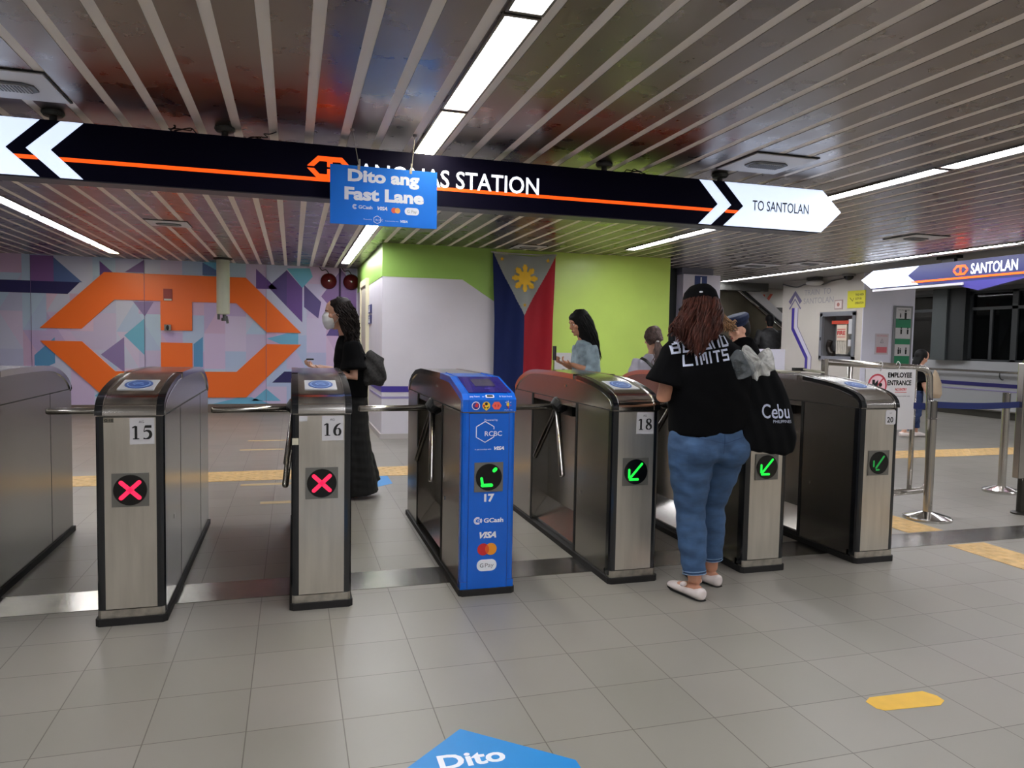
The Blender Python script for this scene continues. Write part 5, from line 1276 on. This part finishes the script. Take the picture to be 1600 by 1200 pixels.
def crumple(name, pts, th, m, loc, lab, seed=1):
    """a crumpled plastic bag with an irregular outline in x,z"""
    t = empty(name, lab, 'plastic bag', loc); bm = B()
    cx = sum(p[0] for p in pts)/len(pts); cz = sum(p[1] for p in pts)/len(pts)
    out = catm(list(pts)+[pts[0]], 7)[:-1]; n = len(out)
    F = (1.0, .93, .84, .74, .63, .5, .36, .2, .08)
    for sgn in (-1, 1):
        prev = None
        for q, f in enumerate(F):
            cur = []
            for x, z in out:
                X = cx+(x-cx)*f; Z = cz+(z-cz)*f; h = math.sqrt(max(0, 1-f*f))
                d = mnoise.noise(Vector((X*26+seed*7, sgn*3.1, Z*26)))*.022+mnoise.noise(Vector((X*70+seed*7, sgn*3.1, Z*70)))*.008
                cur.append(bm.verts.new((X+(d*.4 if q else 0), sgn*h*th+d*min(1, q/2.0), Z)))
            if prev:
                for i in range(n): bm.faces.new([prev[i], prev[(i+1) % n], cur[(i+1) % n], cur[i]])
            prev = cur
        bm.faces.new(prev)
    bmesh.ops.remove_doubles(bm, verts=bm.verts, dist=.0003)
    obj('plastic_film', bm, m, t, smooth=False)
    return t
crumple('plastic_bag', [(-.085, .085), (-.045, .125), (.01, .10), (.060, .045), (.06, -.0), (-.03, -.03), (-.06, .02)], .02, plastic, (2.236, 3.30, 1.205), 'clear crumpled plastic sheet over the top left of the tote bag', 3)
crumple('plastic_bag', [(-.115, .15), (-.085, .155), (-.02, .08), (.01, .13), (.055, .14), (.085, .06), (.08, -.04), (-.03, -.05), (-.06, .04), (-.12, .10)], .03, plastic_w, (2.385, 3.37, 1.195), 'whitish plastic bag sticking up from the top of the tote bag', 8)

# ---------------------------------------------------------------- masked woman in black
P2 = empty('person', 'woman in black with white face mask and dark curly hair', 'person', (.485, 6.35, 0), None, math.radians(90))
# local +Y is where she looks (world -X); local +X is world +Y
J = dict(M=R3(rx=-.05, rz=0), head=(-.0, .125, 1.555), hs=1.03, neck=(0, .045, 1.365), chest=(0, .02, 1.18), waist=(0, .0, 1.0), pel=(0, -.01, .86),
         armL=((-.17, .02, 1.30), (-.21, -.0, 1.03), (-.15, .24, 1.10), (.1, 1, .1), (0, 0, 1), .8, -1), armR=((.17, .02, 1.30), (.21, .03, 1.04), (.12, .27, 1.10), (-.2, 1, .15), (0, 0, 1), .8, 1),
         legL=((-.08, -.01, .80), (-.08, .03, .45), (-.08, .0, .08), (0, 1)), legR=((.08, -.01, .80), (.08, -.06, .46), (.09, -.16, .10), (0, 1)))
body_skin(P2, J, skin2, s=1.0)
shirt(P2, J, cloth_k, name='blouse', s=1.05, hem=Vector((0, 0, .86)), sl=.78, wide=1.02, rhem=(.20, .13), sr=.085, flare=1.3)
def flare2(bm): loft(bm, [((0, -.01, .88), .16, .12), ((0, -.01, .6), .16, .13), ((0, -.03, .25), .17, .155), ((0, -.05, .03), .18, .18)], side=(1, 0, 0), n=24)
trousers(P2, J, mat('black wide trousers', (12, 12, 13), .85), name='wide_trousers', hw=.17, hd=.12, extra=flare2, cuffs={'L': .0, 'R': .0}, rk=(.10, .09, .09, .10, .10))
hc = Vector(J['head']); M = J['M']; S = 1.03; T = lambda x, y, z: hc+M @ Vector((x, y, z))*S
face_bits(P2, hc, M, S)
bm = B(); loft(bm, [(T(0, .062, .000), .045, .040), (T(0, .072, -.020), .060, .052), (T(0, .068, -.055), .066, .056), (T(0, .055, -.095), .054, .055), (T(0, .048, -.120), .034, .040)], side=M @ Vector((1, 0, 0)), n=24, power=2.4)
mk = remesh('face_mask', bm, .005, mat('white mask', (222, 222, 228), .6), P2, 2)
bm = B()
for sg in (-1, 1): tube(bm, catm([tuple(T(sg*.058, .045, -.015)), tuple(T(sg*.076, .015, .0)), tuple(T(sg*.083, -.012, -.01)), tuple(T(sg*.075, .01, -.06)), tuple(T(sg*.055, .04, -.08))]), .002, 5)
obj('ear_loop', bm, paper, mk)
def longhair(P, T, M, m, n, vol, endf, r=.005, seed=2, wave=.008, curl=.9, name='hair', a0=150, a1=390, top=.118):
    bm = B(); loft(bm, vol, side=M @ Vector((1, 0, 0)), n=24)
    hb = remesh(name, bm, .008, m, P, 3); rr = random.Random(seed); L = []
    for i in range(n):
        a = math.radians(rr.uniform(a0, a1)); z = rr.uniform(.0, .10); k = math.sqrt(max(0, 1-(z/.125)**2))
        st_ = T((.094*k)*math.cos(a), (.116*k)*math.sin(a)-.014, z+.010)
        crown = T(.02*math.cos(a), -.01, top+.018)
        end = Vector(endf(a, rr)); m1 = st_.lerp(end, .35)+(st_-Vector(T(0, 0, .0))).normalized()*.025; m2 = st_.lerp(end, .7)+(m1-st_.lerp(end, .35))*.8; ph = rr.uniform(0, 6)
        pts = catm([tuple(crown), tuple(st_), tuple(m1), tuple(m2), tuple(end)], 5)
        L.append([Vector(p)+Vector((math.sin(ph+k2*curl), math.cos(ph+k2*curl*.8), 0))*wave*min(1, max(0, k2-4)/5) for k2, p in enumerate(pts)])
    strands('hair_strands', L, r, m, hb)
    return hb
longhair(P2, T, M, hair_dk, 330, [(T(0, -.008, .130), .02, .02), (T(0, -.012, .118), .055, .070), (T(0, -.016, .085), .084, .100), (T(0, -.026, .04), .091, .099), (T(0, -.052, -.02), .094, .080), (T(0, -.072, -.08), .10, .072), (T(0, -.085, -.14), .10, .068), (T(0, -.09, -.20), .075, .05)],
         lambda a, rr: T(.105*math.cos(a)+rr.gauss(0, .012), -.085+.045*math.sin(a)+rr.gauss(0, .015), -.20-rr.uniform(0, .09)), seed=4, wave=.016, curl=1.5, a0=165, a1=375)
PH = empty('mobile_phone', 'dark phone held in the hand of the masked woman', 'phone', (.185, 6.35, 1.13))
boxo('phone_body', (-.075, -.015, -.04, .04, .035, .046), black, PH, bevel=.003)
BG = empty('shoulder_bag', 'dark grey patterned shoulder bag behind the masked woman in black', 'bag', (.655, 6.24, .98))
bm = B(); loft(bm, [((.0, 0, -.02), .08, .05), ((.0, 0, .02), .105, .07), ((-.01, 0, .12), .10, .07), ((0, 0, .2), .09, .05), ((.03, 0, .245), .07, .02)], side=(1, .1, 0), n=24, power=3)
remesh('bag_body', bm, .008, mat('dark woven bag', (40, 38, 38), .7, noise=.6, nscale=60), BG, 2, disp=lambda c: .006*math.sin(c.x*50+c.z*40))
bm = B(); loft(bm, [(p, .012, .003) for p in catm([(-.06, -.03, .2), (-.14, -.06, .30), (-.19, -.04, .345), (-.18, .05, .33), (-.1, .03, .25)], 5)], side=(0, 1, 0), n=8); obj('strap', bm, black, BG)

# ---------------------------------------------------------------- woman in tie-dye grey top
P3 = empty('person', 'long black haired woman in a grey tie-dye top looking at her phone', 'person', (2.86, 6.95, 0), None, math.radians(92))
J = dict(M=R3(rx=-.28), head=(0, .09, 1.545), hs=1.0, neck=(0, .035, 1.37), chest=(0, .02, 1.18), waist=(0, .0, 1.0), pel=(0, 0, .86),
         armL=((-.17, .02, 1.30), (-.20, -.01, 1.05), (-.10, .20, 1.13), (.3, 1, .35), (0, -.3, 1), .9, -1), armR=((.17, .02, 1.30), (.20, .0, 1.06), (.08, .21, 1.13), (-.3, 1, .35), (0, -.3, 1), .9, 1),
         legL=((-.08, 0, .80), (-.08, .02, .45), (-.09, .0, .08), (0, 1)), legR=((.08, 0, .80), (.08, .02, .45), (.09, -.01, .08), (0, 1)))
body_skin(P3, J, skin, s=.96)
tie = mat('grey blue tie dye', (132, 150, 160), .8, noise=.5, nscale=8)
shirt(P3, J, tie, name='top', s=.98, hem=Vector((0, 0, .90)), sl=1.45, wide=.98, rhem=(.18, .14))
trousers(P3, J, mat('dark slate trousers', (44, 48, 56), .8), name='trousers', hw=.17, hd=.13)
hc = Vector(J['head']); M = J['M']; T = lambda x, y, z: hc+M @ Vector((x, y, z))
face_bits(P3, hc, M, 1.0)
longhair(P3, T, M, hair_k, 260, [(T(0, -.008, .128), .02, .02), (T(0, -.010, .118), .058, .075), (T(0, -.014, .085), .083, .105), (T(0, -.012, .04), .090, .100), ((0, .035, 1.48), .094, .088), ((0, .0, 1.38), .10, .075), ((0, -.05, 1.28), .10, .045), ((0, -.085, 1.18), .07, .022)],
         lambda a, rr: (.09*math.cos(a)+rr.gauss(0, .01), -.10+.02*math.sin(a)+rr.gauss(0, .008), 1.15+rr.uniform(0, .10)), seed=9, wave=.004, a0=160, a1=380)
PH = empty('mobile_phone', 'dark phone held by the woman in the grey tie-dye top', 'phone', (2.53, 6.95, 1.2))
boxo('phone_body', (-.02, -.008, -.04, .04, -.03, .11), black, PH, bevel=.003)
# ---------------------------------------------------------------- woman with ponytail
P4 = empty('person', 'woman with ash brown ponytail and white top, seen from behind beyond the gates', 'person', (3.67, 7.05, 0), None, math.radians(-6))
J = dict(M=R3(rx=-.15), head=(0, .05, 1.40), hs=1.0, neck=(0, .02, 1.235), chest=(0, .02, 1.07), waist=(0, .0, .92), pel=(0, 0, .80),
         armL=((-.165, .02, 1.17), (-.20, .02, .94), (-.12, .22, .98), (.2, 1, 0), (0, 0, 1), .8, -1), armR=((.165, .02, 1.17), (.20, .02, .94), (.12, .22, .98), (-.2, 1, 0), (0, 0, 1), .8, 1),
         legL=((-.08, 0, .74), (-.08, .02, .42), (-.09, .0, .08), (0, 1)), legR=((.08, 0, .74), (.08, .02, .42), (.09, -.01, .08), (0, 1)))
body_skin(P4, J, skin2, s=.94)
shirt(P4, J, mat('white lilac top', (206, 202, 218), .8), name='top', s=1.0, hem=Vector((0, 0, .84)), sl=.6, wide=1.0, rhem=(.18, .14))
trousers(P4, J, mat('dark trousers', (36, 38, 44), .8), name='trousers', hw=.17, hd=.13, zdrop=.06)
hc = Vector(J['head']); M = J['M']; T = lambda x, y, z: hc+M @ Vector((x, y, z))
face_bits(P4, hc, M, 1.0)
bm = B(); loft(bm, [(T(0, -.008, .128), .02, .02), (T(0, -.010, .118), .058, .075), (T(0, -.018, .085), .083, .100), (T(0, -.022, .04), .090, .100), (T(0, -.035, -.02), .085, .085), (T(0, -.05, -.065), .05, .05)], side=(1, 0, 0), n=24)
hb = remesh('hair', bm, .008, hair_ash, P4, 3); rr = random.Random(12); L = []
for i in range(240):
    a = math.radians(rr.uniform(170, 370)); z = rr.uniform(.0, .11); k = math.sqrt(max(0, 1-(z/.125)**2))
    st_ = T(.088*k*math.cos(a), .11*k*math.sin(a)-.012, z); kn = T(rr.gauss(0, .008), -.135, -.045); st_ += (st_-T(0, 0, 0)).normalized()*.006
    L.append([Vector(p) for p in catm([tuple(T(.02*math.cos(a), 0, .134)), tuple(st_), tuple(st_.lerp(kn, .5)+(st_-T(0, 0, 0)).normalized()*.022), tuple(kn)], 5)])
for i in range(150):
    p0 = T(rr.gauss(0, .01), -.14, -.045); e = Vector((.01+rr.gauss(0, .018), -.14, 1.06+rr.uniform(0, .08))); L.append([Vector(p) for p in catm([tuple(p0), tuple(p0.lerp(e, .4)+Vector((rr.gauss(0, .022), -.03, 0))), tuple(p0.lerp(e, .75)+Vector((rr.gauss(0, .028), -.025, 0))), tuple(e)], 4)])
strands('hair_strands', L, .0045, hair_ash, hb)
bm = B(); ell(bm, T(0, -.142, -.045), .018, .014, .010, 12); obj('hair_tie', bm, paper, hb)
BG = empty('backpack', 'dark bag with a black strap on the back of the ponytail woman', 'bag', (3.67, 6.86, .75))
bm = B(); loft(bm, [((0, 0, 0), .10, .05), ((0, 0, .05), .13, .07), ((0, 0, .2), .13, .07), ((0, 0, .28), .10, .05)], side=(1, 0, 0), n=20, power=3); remesh('bag_body', bm, .01, black, BG, 2)
bm = B(); loft(bm, [(p, .018, .004) for p in catm([(-.02, -.0, .27), (-.08, .02, .34), (-.15, .07, .425), (-.165, .16, .45)], 5)], side=(.6, .2, .5), n=8); obj('strap', bm, black, BG, smooth=True)
# ---------------------------------------------------------------- guard
P5 = empty('person', 'security guard in a navy peaked cap with gold badge and white shirt', 'person', (4.02, 5.95, 0), None, math.radians(84))
J = dict(M=R3(rx=-.25, rz=.15), head=(0, .06, 1.50), hs=.98, neck=(0, .02, 1.34), chest=(0, .02, 1.16), waist=(0, .0, 1.0), pel=(0, 0, .85),
         armL=((-.18, .02, 1.27), (-.22, .02, 1.02), (-.12, .22, 1.02), (.2, 1, 0), (0, 0, 1), .8, -1), armR=((.18, .02, 1.27), (.22, .02, 1.02), (.12, .22, 1.02), (-.2, 1, 0), (0, 0, 1), .8, 1),
         legL=((-.09, 0, .79), (-.09, .02, .45), (-.1, .0, .08), (0, 1)), legR=((.09, 0, .79), (.09, .02, .45), (.1, -.01, .08), (0, 1)))
body_skin(P5, J, skin2, s=1.0)
shirt(P5, J, mat('guard white shirt', (214, 216, 220), .75), name='shirt', s=1.04, hem=Vector((0, 0, .88)), sl=.7, wide=1.0, rhem=(.19, .145))
trousers(P5, J, mat('navy trousers', (26, 30, 48), .8), name='trousers', hw=.175, hd=.14)
hc = Vector(J['head']); M = J['M']; T = lambda x, y, z: hc+M @ Vector((x, y, z))
face_bits(P5, hc, M, .98)
navy_cap = mat('navy cap cloth', (24, 33, 58), .7, spec=.2)
bm = B(); X1 = M @ Vector((1, 0, 0))
loft(bm, [(T(0, -.005, .030), .084, .102), (T(0, -.005, .062), .086, .104), (T(0, .0, .075), .100, .120), (T(0, .004, .115), .104, .124), (T(0, .006, .135), .085, .10), (T(0, .006, .138), .03, .04)], side=X1, n=26)
cp = remesh('cap', bm, .006, navy_cap, P5, 2)
bm = B(); loft(bm, [(T(0, .085, .036), .075, .006), (T(0, .125, .026), .07, .006), (T(0, .155, .012), .04, .005)], side=X1, n=16); obj('peak', bm, black, cp)
bm = B(); ell(bm, T(0, .122, .085), .022, .008, .024, 12, M); ell(bm, T(-.022, .118, .078), .014, .006, .014, 10, M); ell(bm, T(.022, .118, .078), .014, .006, .014, 10, M); obj('cap_badge', bm, mat('gold badge', (214, 186, 120), .35, .8), cp)
bm = B(); loft(bm, [(T(0, -.03, .045), .084, .082), (T(0, -.045, .0), .082, .070), (T(0, -.055, -.05), .07, .052), (T(0, -.055, -.08), .045, .035)], side=X1, n=22); remesh('hair', bm, .007, hair_k, P5, 3)
bm = B(); loft(bm, [((.14, -.03, 1.31), .03, .02), ((.155, .02, 1.30), .035, .02), ((.16, .07, 1.27), .03, .02)], side=(1, 0, 0), n=12); obj('shoulder_flash', bm, mat('lime flash', (190, 214, 60), .6), P5, smooth=True)
# ---------------------------------------------------------------- dark figure on the escalator
P6 = empty('person', 'dark silhouetted passenger standing at the foot of the escalator', 'person', (9.42, 13.05, .35), None, math.radians(-20))
J = dict(M=R3(rx=-.2), head=(0, .04, 1.53), neck=(0, .02, 1.37), chest=(0, .02, 1.18), waist=(0, .0, 1.0), pel=(0, 0, .86),
         armL=((-.19, .02, 1.30), (-.25, .02, 1.05), (-.15, .22, 1.05), (.2, 1, 0), (0, 0, 1), .8, -1), armR=((.19, .02, 1.30), (.25, .02, 1.05), (.15, .22, 1.05), (-.2, 1, 0), (0, 0, 1), .8, 1),
         legL=((-.09, 0, .80), (-.09, .02, .45), (-.1, .0, .08), (0, 1)), legR=((.09, 0, .80), (.09, .02, .45), (.1, -.01, .08), (0, 1)))
body_skin(P6, J, skin, s=1.0, vox=.009)
shirt(P6, J, mat('black patterned jacket', (22, 21, 24), .6, noise=.7, nscale=30), name='jacket', s=1.12, hem=Vector((0, 0, .88)), sl=1.6, wide=1.05, rhem=(.2, .15), fold=.006)
trousers(P6, J, mat('black trousers', (16, 16, 18), .8), name='trousers', hw=.18, hd=.14)
bm = B(); hc = Vector(J['head']); ell(bm, hc+Vector((0, -.015, .03)), .088, .105, .10, 20); loft(bm, [(hc+Vector((0, -.04, 0)), .08, .07), (hc+Vector((0, -.06, -.08)), .07, .05), (hc+Vector((0, -.06, -.13)), .05, .035)], side=(1, 0, 0)); remesh('hair', bm, .008, hair_k, P6, 3)
tag(boxo('wall_platform', (8.6, 10.2, 12.70, 13.42, 0, .35), mat('landing grey', (74, 74, 72), .6)), kind='structure')
# ---------------------------------------------------------------- passenger behind the barrier
P7 = empty('person', 'small dark haired passenger in black top and jeans behind the barrier with a beige bag', 'person', (9.05, 8.95, 0), None, math.radians(-100))
J = dict(M=R3(rx=-.5), head=(0, .11, 1.225), hs=.92, neck=(0, .05, 1.09), chest=(0, .02, .94), waist=(0, .0, .80), pel=(0, 0, .70),
         armL=((-.14, .03, 1.02), (-.17, .04, .80), (-.10, .2, .80), (.2, 1, 0), (0, 0, 1), .8, -1), armR=((.14, .03, 1.02), (.2, .02, .80), (.24, .08, .62), (.1, .2, -1), (-1, 0, 0), .9, -1),
         legL=((-.07, 0, .65), (-.07, .10, .38), (-.08, .12, .08), (0, 1)), legR=((.07, 0, .65), (.07, .02, .36), (.08, -.20, .10), (0, 1)))
body_skin(P7, J, skin2, s=.85, vox=.009)
shirt(P7, J, cloth_k, name='top', s=.92, hem=Vector((0, 0, .72)), sl=.8, wide=.95, rhem=(.16, .12))
trousers(P7, J, mat('dark blue jeans', (36, 54, 96), .8), name='jeans', hw=.15, hd=.12, rk=(.09, .08, .065, .06, .055))
bm = B(); hc = Vector(J['head']); ell(bm, hc+Vector((0, -.02, .03)), .083, .10, .095, 20); loft(bm, [(hc+Vector((0, -.05, 0)), .08, .06), (hc+Vector((0, -.10, -.10)), .08, .04), (hc+Vector((0, -.12, -.18)), .05, .025)], side=(1, 0, 0)); remesh('hair', bm, .008, hair_k, P7, 3)
for k in ('L', 'R'):
    an = Vector(J['leg'+k][2]); bm = B(); foot(bm, an, (0, 1), 1.08, 0 if k == 'L' else .02); remesh('shoe', bm, .008, shoe_w, P7, 2)
BG = empty('hand_bag', 'soft beige bag carried by the small passenger behind the barrier', 'bag', (9.18, 8.68, .62))
bm = B(); loft(bm, [((0, 0, 0), .08, .05), ((0, 0, .06), .12, .07), ((0, 0, .22), .10, .06), ((-.02, 0, .36), .05, .03), ((-.03, 0, .42), .015, .012)], side=(1, .2, 0), n=20); remesh('bag_body', bm, .009, mat('beige cloth', (172, 154, 132), .8), BG, 3)
